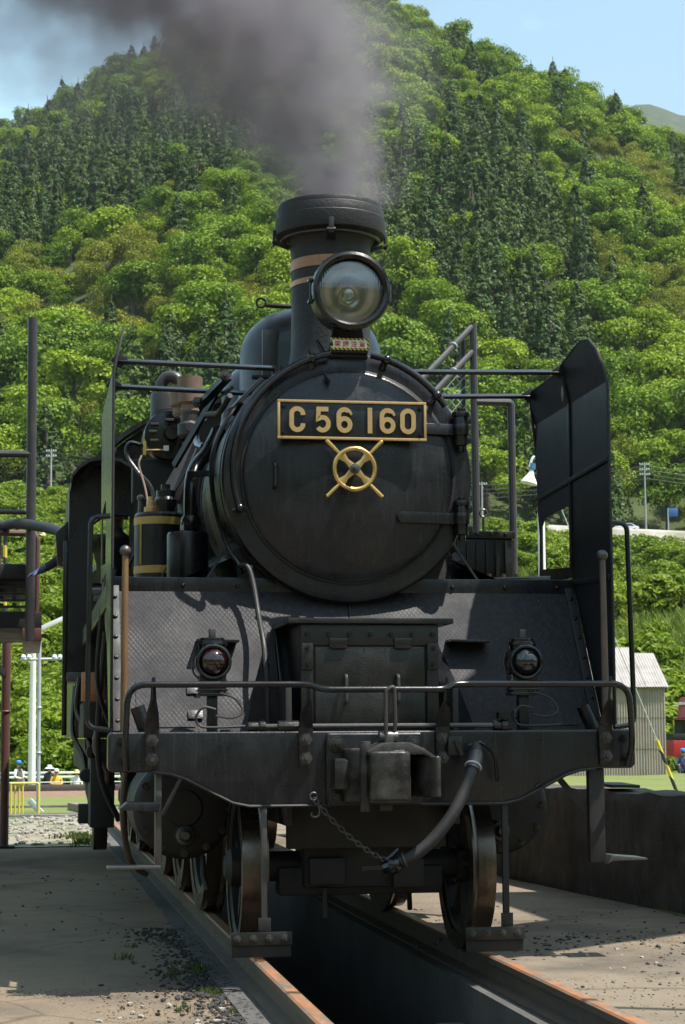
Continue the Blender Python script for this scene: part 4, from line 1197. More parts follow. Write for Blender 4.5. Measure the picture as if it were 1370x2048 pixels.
# centre box above the coupler
bx = part(MB().box(-.345, .345, .20, .86, 1.072, 1.60), 'front_box', 'box_black', bevel=.006)
part(MB().box(-.412, .418, .155, .90, 1.601, 1.628), 'box_lid', 'box_black', bx, bevel=.005)
part(MB().box(-.345, .345, .182, .199, 1.495, 1.598), 'top_strip', 'box_black', bx, bevel=.004)
part(MB().box(-.345, -.285, .182, .199, 1.075, 1.493), 'side_strip', 'box_black', bx, bevel=.004)
part(MB().box(.285, .345, .182, .199, 1.075, 1.493), 'side_strip', 'box_black', bx, bevel=.004)
part(MB().box(-.275, .275, .184, .199, 1.285, 1.488), 'upper_door', 'box_black', bx, bevel=.006)
part(MB().box(-.275, .275, .186, .199, 1.075, 1.278), 'lower_door', 'box_black', bx, bevel=.006)
for k in range(7): put(BOLT_S, 'bolt', bx, (-.315 + k * .105, .181, 1.548))
for x in (-.16, .165):
    part(MB().prism([(x - .045, 1.53), (x + .045, 1.53), (x + .045, 1.485), (x + .03, 1.478), (x - .03, 1.478), (x - .045, 1.485)], 'y', .168, .182), 'door_hinge', 'black_gloss', bx, bevel=.003)
for x in (-.125, .135):
    part(MB().tube(roundpath([(x, .186, 1.345), (x, .150, 1.345), (x, .150, 1.215), (x, .186, 1.215)], .018), .009, 8), 'door_handle', 'dull_steel', bx)
for x in (-.315, .315):
    q = part(MB().box(x - .028, x + .028, .168, .182, 1.375, 1.505), 'latch_plate', 'box_black', bx, bevel=.003)
    for z in (1.40, 1.48): put(BOLT_S, 'bolt', q, (x, .167, z))
for s in (-1, 1):   # gussets beside the box
    x = s * .40
    part(MB().prism([(.30, 1.072), (.86, 1.072), (.86, 1.60), (.72, 1.60)], 'x', x - .008, x + .008), 'gusset', 'black_paint', bx, bevel=.003)
    part(MB().add([(s * .412, .72, 1.60), (s * .50, .83, 1.56), (s * .62, .46, 1.075), (s * .42, .30, 1.075)], [(0, 1, 2, 3)]), 'gusset_skin', 'black_paint', bx)

# smokebox, boiler, saddle
SB = part(MB().lathe([(.655, .83), (.672, .84), (.672, 2.05), (.66, 2.06), (.66, 2.0)], (0, 0, ZC), 'y', 72), 'smokebox', 'black_paint')
RING = part(MB().lathe([(.565, .835), (.565, .80), (.572, .795), (.645, .795), (.664, .802), (.672, .815), (.673, .85)], (0, 0, ZC), 'y', 96), 'smokebox_front_ring', 'black_paint')
dome_prof = [(0.0, .690)] + [(.55 * t, .690 + .075 * t * t * 1.0) for t in np.linspace(.08, 1, 16)] + [(.562, .772), (.566, .782), (.566, .80)]
DOOR = part(MB().lathe(dome_prof, (0, 0, ZC), 'y', 96), 'smokebox_door', 'black_paint')
def door_y(r): return .690 + .075 * (r / .55) ** 2
part(MB().lathe([(.545, .800), (.545, .783), (.560, .776), (.578, .783), (.578, .797)], (0, 0, ZC), 'y', 96), 'door_seal', 'soot_black', DOOR)
part(MB().lathe([(.66, 2.06), (.70, 2.07), (.70, 6.1), (.60, 6.1)], (0, 0, ZC), 'y', 64), 'boiler_barrel', 'black_paint')
for y in (2.12, 3.0, 4.1, 5.2): part(MB().lathe([(.701, 0), (.706, 0), (.706, .07), (.701, .07)], (0, y, ZC), 'y', 64), 'boiler_band', 'black_gloss')
for y in (.90, 1.98):
    o = part(MB().lathe([(.6725, 0), (.677, 0), (.677, .05), (.6725, .05)], (0, y, ZC), 'y', 72), 'smokebox_band', 'black_paint')
part(MB().prism([(-.62, 1.10), (.62, 1.10), (.50, 1.55), (.60, 2.05), (-.60, 2.05), (-.50, 1.55)], 'y', 1.0, 1.9), 'saddle', 'under_black', bevel=.02)
for s in (-1, 1):
    part(MB().add([(s * .55, 1.0, 2.02), (s * .86, .99, 1.89), (s * .86, 2.0, 1.89), (s * .60, 2.0, 2.10)], [(0, 1, 2, 3)]), 'steam_pipe_cover', 'black_paint')
# smokebox rim bolts
for k in range(40):
    a = 2 * math.pi * k / 40
    
# smokebox handrails
def srail(a0, a1, r0, r1, knobs):
    n_ = 26
    pts_ = []
    for i in range(n_ + 1):
        t = i / n_; a = R(a0 + (a1 - a0) * t); r = r0 + (r1 - r0) * t
        pts_.append((r * math.cos(a), .728, ZC + r * math.sin(a)))
    o = part(MB().tube(pts_, .0185, 10), 'smokebox_handrail', 'black_gloss')
    for t in knobs:
        a = R(a0 + (a1 - a0) * t); r = r0 + (r1 - r0) * t
        p = Vector((r * math.cos(a), .728, ZC + r * math.sin(a)))
        q = MB().ball(p, .027, 12); q.tube([p, p + Vector((0, .06, 0)), p + Vector((-.04 * math.cos(a), .075, -.04 * math.sin(a)))], [.014, .018, .022], 8)
        q.cyl(p, (math.cos(a), 0, math.sin(a)), .009, .02, .042, 8)
        part(q, 'handrail_knob', 'black_gloss', o)
srail(99, 199, .655, .615, (.09, .985))
srail(80, 36, .655, .640, (.18, .85))
# door straps and hinges
for z, xa in ((2.675, .395), (2.195, .275)):
    pts_ = []
    for sx, sz in ((0, 1),):
        r_ = .03
        out = [(.60, z - r_)] + [(xa + r_ * math.cos(R(a)), z + r_ * math.sin(R(a))) for a in range(270, 89, -20)] + [(.60, z + r_)]
    yy = door_y(math.hypot(xa + .05, z - ZC))
    n_ = len(out)
    V = []
    for x, zz_ in out:
        y = door_y(min(.55, math.hypot(x, zz_ - ZC))) - .022
        if x > .55: y = .755
        V.append((x, y, zz_))
    V += [(x, y + .035, zz_) for x, y, zz_ in V]
    F = [tuple(range(n_)), tuple(range(2 * n_ - 1, n_ - 1, -1))] + [(i, (i + 1) % n_, n_ + (i + 1) % n_, n_ + i) for i in range(n_)]
    o = part(MB().add(V, F), 'hinge_strap', 'black_paint', DOOR, bevel=.005)
    h = MB().cyl((.605, .757, z), 'z', .036, -.085, .085, 18)
    h.cyl((.605, .757, z), 'z', .044, -.03, .03, 18); h.cyl((.605, .757, z), 'z', .046, .07, .095, 18); h.cyl((.605, .757, z), 'z', .018, .095, .12, 10); h.cyl((.605, .757, z), 'z', .02, -.12, -.085, 10)
    h.box(.605, .665, .757, .83, z - .07, z - .035); h.box(.605, .665, .757, .83, z + .035, z + .07)
    part(h, 'hinge', 'black_gloss', bevel=.004)
part(MB().tube(roundpath([(-.405, .735, 2.475), (-.405, .695, 2.475), (-.405, .695, 2.345), (-.405, .735, 2.345)], .02), .010, 8), 'door_grip', 'black_gloss', DOOR)
part(MB().prism([(-.14, 2.95), (-.115, 2.905), (-.105, 2.91), (-.13, 2.955)], 'y', .695, .75), 'door_lug', 'black_paint', DOOR, bevel=.003)

# brass locking wheel
HY = .60
LW = part(MB().torus((0, HY, ZC + .012), 'y', .1075, .0135, 56, 12), 'locking_wheel', 'brass')
for k in range(4):
    a = R(45 + 90 * k); c, s_ = math.cos(a), math.sin(a); o3 = Vector((0, HY, ZC + .012)); d = Vector((c, 0, s_)); t = Vector((-s_, 0, c))
    V = []
    for r, hw, th in ((.02, .019, .010), (.06, .013, .008), (.098, .024, .008)):
        V += [o3 + d * r - t * hw + Vector((0, -th, 0)), o3 + d * r + t * hw + Vector((0, -th, 0)), o3 + d * r + t * hw + Vector((0, th, 0)), o3 + d * r - t * hw + Vector((0, th, 0))]
    F = []
    for i in (1, 2):
        b = 4 * i - 4; F += [(b, b + 1, b + 5, b + 4), (b + 1, b + 2, b + 6, b + 5), (b + 2, b + 3, b + 7, b + 6), (b + 3, b, b + 4, b + 7)]
    part(MB().add(V, F), 'spoke', 'brass', LW, bevel=.003)
    p0 = o3 + d * .115; p1 = o3 + d * .212
    part(MB().tube([p0, p0.lerp(p1, .5), p1 - d * .006, p1], [.010, .0125, .013, .008], 12), 'grip_rod', 'brass', LW)
part(MB().lathe([(0, -.055), (.008, -.055), (.009, -.04), (.016, -.038), (.016, -.018), (.027, -.016), (.029, .012), (0, .012)], (0, HY, ZC + .012), 'y', 18), 'hub', 'dull_steel', LW)
part(MB().cyl((0, HY, ZC + .012), 'y', .022, .01, .13, 16), 'shaft', 'black_gloss', DOOR)

# number plate
NP = part(MB().box(-.388, .388, .660, .672, 2.603, 2.793), 'number_plate', 'black_paint', bevel=.002)
b = MB()
for x0, x1, z0, z1 in ((-.397, .397, 2.788, 2.802), (-.397, .397, 2.594, 2.608), (-.397, -.383, 2.608, 2.788), (.383, .397, 2.608, 2.788)): b.box(x0, x1, .651, .677, z0, z1)
part(b, 'plate_border', 'brass_dull', NP, bevel=.002)
for x in (-.365, .365):
    for z in (2.628, 2.768): put(BOLT_S, 'bolt', NP, (x, .659, z))
for x in (-.3, .3): part(MB().box(x - .02, x + .02, .672, .73, 2.67, 2.73), 'plate_bracket', 'black_paint', NP)
def stroke(pts, w, y0, y1, closed=False):
    """flat raised numeral stroke in the xz plane"""
    P = [Vector((p[0], p[1])) for p in pts]; n_ = len(P); Ls = []; Rs = []
    for i in range(n_):
        if closed: d0 = P[i] - P[i - 1]; d1 = P[(i + 1) % n_] - P[i]
        else:
            d0 = P[i] - P[i - 1] if i else P[1] - P[0]; d1 = P[i + 1] - P[i] if i < n_ - 1 else P[-1] - P[-2]
        d0.normalize(); d1.normalize(); t = (d0 + d1); t.normalize(); nn = Vector((-t.y, t.x)); k = 1 / max(.6, nn.dot(Vector((-d0.y, d0.x))))
        Ls.append(P[i] + nn * w * k); Rs.append(P[i] - nn * w * k)
    V = []
    for y in (y0, y1):
        V += [(p.x, y, p.y) for p in Ls] + [(p.x, y, p.y) for p in Rs]
    F = []; m2 = 2 * n_
    for i in range(n_ if closed else n_ - 1):
        j = (i + 1) % n_
        F += [(i, j, n_ + j, n_ + i), (m2 + i, m2 + n_ + i, m2 + n_ + j, m2 + j), (i, m2 + i, m2 + j, j), (n_ + i, n_ + j, m2 + n_ + j, m2 + n_ + i)]
    if not closed: F += [(0, n_, m2 + n_, m2), (n_ - 1, m2 + n_ - 1, m2 + 2 * n_ - 1, 2 * n_ - 1)]
    return V, F
def el(cx, cz, rx, rz, a0, a1, n_=18): return [(cx + rx * math.cos(R(a0 + (a1 - a0) * i / n_)), cz + rz * math.sin(R(a0 + (a1 - a0) * i / n_))) for i in range(n_ + 1)]
DH, DW, SW = .056, .030, .0122    # half height, half width, half stroke
def glyph(ch, x):
    z = 2.698
    if ch == 'C': s = [(el(x, z, DW, DW, 40, 0, 4)[0:0] + [(x + DW, z + .022)] + el(x, z + DH - DW, DW, DW, 10, 180, 12) + el(x, z - DH + DW, DW, DW, 180, 350, 12) + [(x + DW, z - .022)], False)]
    elif ch == '0': s = [(el(x, z + DH - DW, DW, DW, 0, 180, 14) + el(x, z - DH + DW, DW, DW, 180, 360, 14), True)]
    elif ch == '1': s = [([(x, z - DH - SW), (x, z + DH + SW)], False)]
    elif ch == '5': s = [([(x + .030, z + DH), (x - .022, z + DH), (x - .025, z + .004)] + el(x - .001, z - DH + .034, .031, .034, 118, -145, 20), False)]
    elif ch == '6': s = [([(x + .026, z + .034)] + el(x, z + DH - DW, DW, DW, 20, 180, 12) + [(x - DW, z - DH + .034)] , False), (el(x, z - DH + .032, DW, .032, 0, 359, 26)[:-1], True)]
    b = MB()
    for i, (pts_, cl) in enumerate(s): b.add(*stroke(pts_, SW,   .649 - .0008 * i, .661, cl))
    part(b, 'numeral', 'brass_dull', NP, sharp=40)
for ch, x in zip('C56160', (-.293, -.158, -.043, .093, .187, .297)): glyph(ch, x)

# warning sign above the door
WS = part(MB().box(-.103, .103, .722, .730, 3.088, 3.152), 'warning_sign', 'hazard_sign', bevel=.001)
part(MB().box(-.092, .092, .7190, .7215, 3.099, 3.141), 'sign_face', 'sign_white', WS)
part(MB().box(-.10, .10, .731, .86, 3.075, 3.09), 'sign_shelf', 'black_paint', bevel=.002)
tcu = bpy.data.curves.new('kanji', 'FONT'); tcu.body = '\u67b6 \u7dda \u6ce8 \u610f'; tcu.size = .036; tcu.align_x = 'CENTER'; tcu.align_y = 'CENTER'; tcu.extrude = .0006; tcu.offset = .0006
to = bpy.data.objects.new('kanji_source', tcu); COL.objects.link(to)
bpy.context.view_layer.update()
tm = bpy.data.meshes.new_from_object(to.evaluated_get(bpy.context.evaluated_depsgraph_get()))
bpy.data.objects.remove(to); tm.materials.clear(); tm.materials.append(M['letter_red'])
co = np.array([v.co[:] for v in tm.vertices]); wd = co[:, 0].max() - co[:, 0].min()
ks = .165 / wd; cx_ = (co[:, 0].max() + co[:, 0].min()) / 2; cy_ = (co[:, 1].max() + co[:, 1].min()) / 2
for v in tm.vertices: v.co = Vector(((v.co.x - cx_) * ks, v.co.z * 1.0, (v.co.y - cy_) * ks))
link('sign_lettering', tm, WS, (0, .7183, 3.120))

# headlight
HL = part(MB().lathe([(.19, .70), (.196, .73), (.19, .86), (.15, .97), (.06, 1.03), (0, 1.04)], (0, 0, 3.395), 'y', 48), 'headlight', 'black_paint')
HZ = 3.395
part(MB().lathe([(.172, .655), (.176, .640), (.190, .628), (.207, .636), (.214, .66), (.209, .69), (.195, .715), (.18, .715), (.172, .69)], (0, 0, HZ), 'y', 64), 'headlight_rim', 'black_gloss', HL)
part(MB().lathe([(.178, .70)] + [(.178 * math.cos(R(a)), .70 + .19 * math.sin(R(a))) for a in range(8, 85, 8)] + [(.02, .89), (0, .89)], (0, 0, HZ), 'y', 48), 'reflector_bowl', 'reflector', HL)
gl = MB(); V = []; F = []; nx, nz = 85, 26
for j in range(nz + 1):
    for i in range(nx + 1):
        x = -.174 + .348 * i / nx; zmax = math.sqrt(max(0, .174 ** 2 - x * x)); z = -zmax + 2 * zmax * j / nz
        V.append((x, .668 - .018 * (1 - (x * x + z * z) / .174 ** 2) + .0014 * math.cos(x * 2 * math.pi / .0125), HZ + z))
for j in range(nz):
    for i in range(nx): a = j * (nx + 1) + i; F.append((a, a + 1, a + nx + 2, a + nx + 1))
part(gl.add(V, F), 'lens', 'lamp_glass', HL, sharp=80)
part(MB().lathe([(0, .735), (.028, .74), (.036, .76), (.028, .785), (.014, .80), (.014, .86)], (0, 0, HZ), 'y', 20), 'bulb', 'lamp_glass', HL)
part(MB().torus((0, .79, HZ), 'y', .045, .006, 24, 8), 'bulb_ring', 'brass_dull', HL)
for s in (-1, 1):
    o = MB().tube([(s * .213, .69, HZ + .055), (s * .213, .69, HZ - .055)], .007, 8); o.box(s * .213 - .014, s * .213 + .014, .675, .72, HZ + .05, HZ + .064); o.box(s * .213 - .014, s * .213 + .014, .675, .72, HZ - .064, HZ - .05)
    part(o, 'rim_clamp', 'black_gloss', HL)
part(MB().prism([(-.06, .19), (.06, .19), (.08, .215), (-.08, .215)], 'y', .70, .88), 'lamp_vent', 'black_gloss', HL, loc=(0, 0, HZ), bevel=.004)
for a in (135, 40): part(MB().cyl((.206 * math.cos(R(a)), .675, HZ + .206 * math.sin(R(a))), 'y', .012, -.03, .03, 8), 'rim_lug', 'black_gloss', HL)
part(MB().prism([(-.11, 3.06), (.11, 3.06), (.075, 3.23), (-.075, 3.23)], 'y', .78, .95).tube([(-.10, .72, 3.11), (-.07, .80, 3.22)], .012, 6).tube([(-.12, .80, 3.07), (-.16, .86, 3.16)], .014, 6), 'headlight_bracket', 'soot_black', HL, bevel=.004)

# chimney
CYm = 1.36
CH = part(MB().lathe([(.30, 3.02), (.245, 3.10), (.228, 3.20), (.222, 3.40), (.224, 3.75), (.232, 3.81), (.25, 3.84), (.25, 3.87)], (0, CYm, 0), 'z', 56), 'chimney', 'chimney_black')
CAPp = [(.235, 3.830), (.262, 3.845), (.295, 3.855), (.311, 3.863), (.314, 3.870), (.314, 3.955), (.311, 3.959), (.306, 3.960), (.306, 4.006), (.303, 4.011), (.297, 4.012), (.297, 4.032), (.292, 4.040), (.25, 4.042), (.238, 4.035), (.23, 3.850), (.21, 3.600)]
CAP = part(MB().lathe(CAPp, (0, CYm, 0), 'z', 64), 'chimney_cap', 'chimney_black', CH)
for a in (178, 2, 262, 80):
    c, s_ = math.cos(R(a)), math.sin(R(a))
    o = MB().bar((c * .235, CYm + s_ * .235, 3.80), (c * .33, CYm + s_ * .33, 3.835), .05, .016); o.bar((c * .322, CYm + s_ * .322, 3.81), (c * .322, CYm + s_ * .322, 3.90), .03, .014, (c, s_, 0))
    part(o, 'cap_clip', 'soot_black', CAP, bevel=.003)
part(MB().torus((0, CYm, 3.842), 'z', .275, .010, 56, 8), 'cap_ring', 'dull_steel', CAP)
part(MB().lathe([(.2245, 3.655), (.2275, 3.655), (.2275, 3.715), (.2245, 3.715)], (0, CYm, 0), 'z', 56), 'chimney_band', 'copper', CH)
part(MB().lathe([(.2235, 3.565), (.2265, 3.565), (.2265, 3.595), (.2235, 3.595)], (0, CYm, 0), 'z', 56), 'chimney_band', 'copper', CH)

# domes
D1 = part(MB().lathe([(.50, 3.00), (.445, 3.06), (.43, 3.12), (.428, 3.33)] + [(.428 * math.cos(R(a)) ** .8, 3.33 + .29 * math.sin(R(a))) for a in range(12, 90, 12)] + [(0, 3.62)], (0, 2.15, 0), 'z', 56), 'sand_dome', 'dome_sky_tint')
part(MB().torus((-.30, 2.15, 3.66), 'y', .028, .008, 16, 6).tube([(-.27, 2.15, 3.645), (-.12, 2.12, 3.635), (.1, 2.1, 3.64)], .014, 8), 'dome_lid_hook', 'soot_black', D1)
part(MB().box(-.335, -.245, 1.80, 1.835, 3.14, 3.42), 'dome_step', 'dull_steel', D1, bevel=.004)
part(MB().bar((-.40, 1.78, 3.13), (-.17, 1.74, 3.13), .06, .018), 'step_tread', 'soot_black', D1, bevel=.004)
part(MB().lathe([(.50, 3.00), (.44, 3.07), (.425, 3.14), (.422, 3.28)] + [(.422 * math.cos(R(a)) ** .8, 3.28 + .28 * math.sin(R(a))) for a in range(12, 90, 12)] + [(0, 3.56)], (0, 3.30, 0), 'z', 56), 'steam_dome', 'dome_sky_tint')

# smoke deflectors with their stays
def deflector(s):
    xo = 1.27
    def X(z): return s * (xo - (max(0, z - 2.86) * .22))
    outl = [(.24, 1.10), (.24, 2.84), (.255, 2.93), (.30, 3.04), (.38, 3.105), (.50, 3.125), (.62, 3.115), (1.10, 3.05), (1.55, 3.045), (1.63, 3.03), (1.66, 2.98), (1.66, 2.70), (1.64, 2.60), (1.64, 2.36), (1.60, 2.20), (1.615, 2.02), (1.64, 1.905), (.945, 1.905), (.93, 1.86), (.44, 1.09)]
    hole = [(.965, 2.285), (1.02, 2.305), (1.50, 2.285), (1.555, 2.25), (1.56, 2.0), (.98, 1.96)]
    bm = bmesh.new()
    def loop(pts_): 
        vs = [bm.verts.new((s * xo, y, z)) for y, z in pts_]
        return [bm.edges.new((vs[i], vs[(i + 1) % len(vs)])) for i in range(len(vs))]
    # extra inner verts so that the bent top stays clean
    es = loop(outl) + loop(hole)
    bmesh.ops.triangle_fill(bm, use_beauty=True, use_dissolve=False, edges=es)
    for zc in (2.86, 2.93, 3.0, 3.06):
        bmesh.ops.bisect_plane(bm, geom=bm.verts[:] + bm.edges[:] + bm.faces[:], plane_co=(0, 0, zc), plane_no=(0, 0, 1))
    for v in bm.verts: v.co.x = X(v.co.z)
    me = bpy.data.meshes.new('deflector')
    r = bmesh.ops.extrude_face_region(bm, geom=bm.faces[:])
    for v in [g for g in r['geom'] if isinstance(g, bmesh.types.BMVert)]: v.co.x -= s * .008
    bmesh.ops.recalc_face_normals(bm, faces=bm.faces)
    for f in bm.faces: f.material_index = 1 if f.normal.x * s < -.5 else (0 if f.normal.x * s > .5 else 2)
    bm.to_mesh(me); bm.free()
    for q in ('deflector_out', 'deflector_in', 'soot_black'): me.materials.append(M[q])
    o = link('smoke_deflector', me, LOCO)
    xi = s * (xo - .014)
    part(MB().bar((xi, .25, 2.455), (xi, 1.64, 2.415), .012, .026), 'horizontal_rib', 'deflector_in', o, bevel=.003)
    part(MB().bar((xi, .945, 1.92), (xi, .925, 2.86), .012, .020, (0, 1, 0)).bar((xi, .925, 2.86), (xi - s * .05, .92, 3.06), .012, .020, (0, 1, 0)), 'vertical_rib', 'deflector_in', o, bevel=.003)
    part(MB().bar((xi, .25, 1.845), (xi, .95, 1.875), .012, .03), 'lower_rib', 'deflector_in', o, bevel=.003)
    ep = [(s * xo - s * .004, y, z) if z < 2.86 else (X(z) - s * .004, y, z) for y, z in outl[:13]]
    part(MB().tube(ep, .008, 6), 'edge_bead', 'soot_black', o)
    for y, z, xe, ze in ((.92, 3.035, .36, 3.02), (1.58, 3.02, .38, 3.0)):
        b_ = part(MB().bar((s * 1.215, y, z), (s * xe, y + .02, ze), .05, .018, (0, -.5, 1)).bar((s * 1.228, y, z - .02), (s * 1.19, y, z + .03), .07, .02, (0, 1, 0)), 'deflector_stay', 'black_paint', o, bevel=.003)
        part(MB().cyl((s * xe, y + .02, ze - .06), 'z', .03, -.06, .075, 10), 'stay_foot', 'black_paint', b_)
    return o
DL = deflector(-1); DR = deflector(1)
part(MB().prism([(.955, 2.965), (.985, 2.965), (.99, 2.93), (.97, 2.88), (.95, 2.92)], 'x', 1.232, 1.236), 'paint_scar', 'stone_pale', DR)
# grab rails outside the deflectors
for s in (-1, 1):
    xo = 1.275
    part(MB().tube(roundpath([(s * xo, .30, 2.135), (s * (xo + .095), .30, 2.13), (s * (xo + .105), .28, 1.10), (s * (xo - .01), .26, 1.085)], .05), .0135, 10), 'grab_rail', 'black_gloss')
# flag poles standing in sockets
for s, mt in ((-1, 'rust_pole'), (1, 'dark_pole')):
    p_ = part(MB().tube([(s * 1.205, .20, 1.08), (s * 1.205, .20, 1.93)], [.020, .0155], 12), 'marker_pole', mt)
    part(MB().ball((s * 1.205, .20, 1.953), .029, 16), 'pole_ball', 'dull_steel', p_)
    part(MB().cyl((s * 1.10, .20, 1.075), (s * .35, 0, 1), .036, .0, .13, 14) if s < 0 else MB().cyl((s * 1.14, .20, 1.075), (-s * .45, 0, 1), .036, 0, .13, 14), 'lamp_socket', 'black_paint', p_)

# running boards and what stands on them
for s in (-1, 1):
    part(MB().box(min(s * .60, s * 1.25), max(s * .60, s * 1.25), .99, 6.0, 1.855, 1.885), 'running_board', 'black_paint', bevel=.004)
    part(MB().box(min(s * 1.235, s * 1.25), max(s * 1.235, s * 1.25), .99, 6.0, 1.76, 1.854), 'valance', 'black_paint', bevel=.003)
rb = part(MB().box(.80, 1.15, 1.80, 2.60, 1.95, 2.20), 'ribbed_box', 'box_black', bevel=.005)
part(MB().box(.785, 1.165, 1.785, 2.615, 2.201, 2.245), 'box_lid', 'box_black', rb, bevel=.006)
for k in range(6): part(MB().box(.81 + k * .058, .826 + k * .058, 1.782, 1.799, 1.955, 2.185), 'rib', 'box_black', rb, bevel=.002)
for k in range(4): put(RIVET, 'rivet', rb, (.85 + k * .085, 1.784, 2.225))
o = part(MB().box(.74, 1.16, 1.60, 1.80, 1.886, 1.935), 'lubricator_base', 'box_black', bevel=.004)
for k in range(5):
    x = .80 + k * .085
    part(MB().cyl((x, 1.66, 1.936), 'z', .014, 0, .045, 8), 'oil_union', 'copper', o)
    part(MB().tube([(x, 1.59, 1.90), (x, 1.56, 1.87)], .013, 8), 'oil_pipe', 'black_gloss', o)
part(MB().tube([(1.0, 1.9, 2.24), (1.0, 1.9, 2.34)], .008, 6).torus((1.0, 1.9, 2.365), 'y', .022, .006, 14, 6), 'box_hook', 'dull_steel', rb)
part(MB().cyl((.75, 1.65, 2.06), (.05, -1, .1), .028, 0, .10, 12).tube([(.75, 1.62, 2.05), (.78, 1.6, 1.95)], .012, 6), 'valve', 'black_gloss')
part(MB().tube([(.93, 1.45, 1.92), (1.24, 1.3, 1.92)], .022, 10), 'conduit', 'black_gloss')
# left side: two reservoirs, air pump, silencers
t1 = part(MB().lathe([(0, 1.99), (.14, 1.99), (.15, 2.0), (.15, 2.385), (.14, 2.40), (0, 2.405)], (-.89, 2.45, 0), 'z', 32), 'oil_reservoir', 'black_paint')
for z in (2.03, 2.325): part(MB().lathe([(.1505, z), (.153, z), (.153, z + .045), (.1505, z + .045)], (-.89, 2.45, 0), 'z', 32), 'brass_band', 'gold_band', t1)
part(MB().box(-1.012, -1.002, 2.345, 2.357, 2.08, 2.325), 'brass_strip', 'gold_band', t1)
part(MB().lathe([(.045, 0), (.045, .035), (.03, .04), (.03, .07), (.022, .075), (.022, .10), (0, .10)], (-.94, 2.42, 2.40), 'z', 14), 'filler_cap', 'brass_dull', t1)
part(MB().cyl((-1.0, 2.5, 2.40), 'z', .016, 0, .09, 8).ball((-1.0, 2.5, 2.50), .024, 8), 'drain_cock', 'dull_steel', t1)
t2 = part(MB().lathe([(0, 1.886), (.112, 1.886), (.116, 1.90), (.116, 2.16), (.11, 2.175), (0, 2.178)], (-.80, 1.42, 0), 'z', 28), 'air_reservoir', 'black_paint')
part(MB().tube(smoothpath([(-.78, 1.44, 2.17), (-.78, 1.44, 2.42), (-.75, 1.5, 2.55), (-.66, 1.62, 2.68), (-.60, 1.7, 2.80)]), .042, 12).lathe([(.055, 2.21), (.06, 2.22), (.06, 2.25), (.05, 2.27)], (-.78, 1.44, 0), 'z', 14).cyl((-.78, 1.44, 0), 'z', .062, 2.19, 2.23, 8), 'riser_pipe', 'black_gloss', t2)
part(MB().bar((-.80, 1.40, 2.50), (-.60, 1.30, 2.50), .03, .03), 'pipe_stay', 'black_paint')
pump = part(MB().cyl((-.76, 3.55, 3.04), 'y', .165, -.14, .25, 32).lathe([(.175, -.16), (.175, -.12)], (-.76, 3.55, 3.04), 'y', 32), 'air_pump', 'black_gloss', bevel=.008)
part(MB().lathe([(0, -.19), (.045, -.19), (.05, -.18), (.055, -.14)], (-.745, 3.55, 3.05), 'y', 18), 'pump_cover', 'black_gloss', pump)
for k, (x, z) in enumerate([(-.86, 3.11), (-.87, 3.06), (-.86, 3.00), (-.76, 3.14), (-.65, 3.10), (-.64, 3.04), (-.65, 2.98)]):
    part(MB().bar((x - .028, 3.40, z), (x + .028, 3.40, z), .02, .018), 'pump_fin', 'dull_steel', pump, bevel=.004)
part(MB().tube([(-.93, 3.39, 2.93), (-.80, 3.39, 2.935)], .009, 8).box(-.935, -.915, 3.38, 3.40, 2.90, 2.99), 'brass_lever', 'brass', pump)
part(MB().box(-.80, -.765, 3.38, 3.40, 2.93, 2.965), 'pump_tag', 'white_paint', pump, bevel=.003)
part(MB().lathe([(0, 3.18), (.105, 3.18), (.105, 3.36), (.10, 3.375), (0, 3.38)], (-.76, 3.75, 0), 'z', 24), 'pump_cylinder', 'grey_pipe', pump)
part(MB().tube(smoothpath([(-.79, 3.75, 3.36), (-.79, 3.75, 3.44), (-.75, 3.74, 3.49), (-.69, 3.72, 3.48), (-.66, 3.71, 3.42)]), .042, 14).tube([(-.66, 3.71, 3.44), (-.66, 3.7, 3.2)], .042, 14), 'exhaust_elbow', 'grey_pipe', pump)
for x, y, z, k in ((-.655, 3.05, 3.12, 1.0), (-.70, 3.12, 3.11, .85)):
    part(MB().lathe([(.05, 0), (.062, .02), (.055, .06), (.078, .075), (.082, .24 * k), (.072, .24 * k), (.06, .1)], (x, y, z), 'z', 20), 'silencer', 'canvas_brown', pump)
part(MB().lathe([(.05, 2.96), (.075, 2.98), (.075, 3.05), (.055, 3.07), (.055, 3.13)], (-.66, 3.05, 0), 'z', 18).cyl((-.66, 3.05, 3.02), 'y', .03, -.11, 0, 10), 'governor', 'grey_pipe', pump)
part(MB().bar((-.62, 2.9, 2.92), (-.90, 2.75, 2.42), .02, .085, (1, 0, .6)), 'pump_strut', 'grey_pipe', pump, bevel=.004)
part(MB().box(-1.0, -.62, 3.45, 3.6, 2.60, 2.88), 'pump_bracket', 'soot_black', pump, bevel=.01)
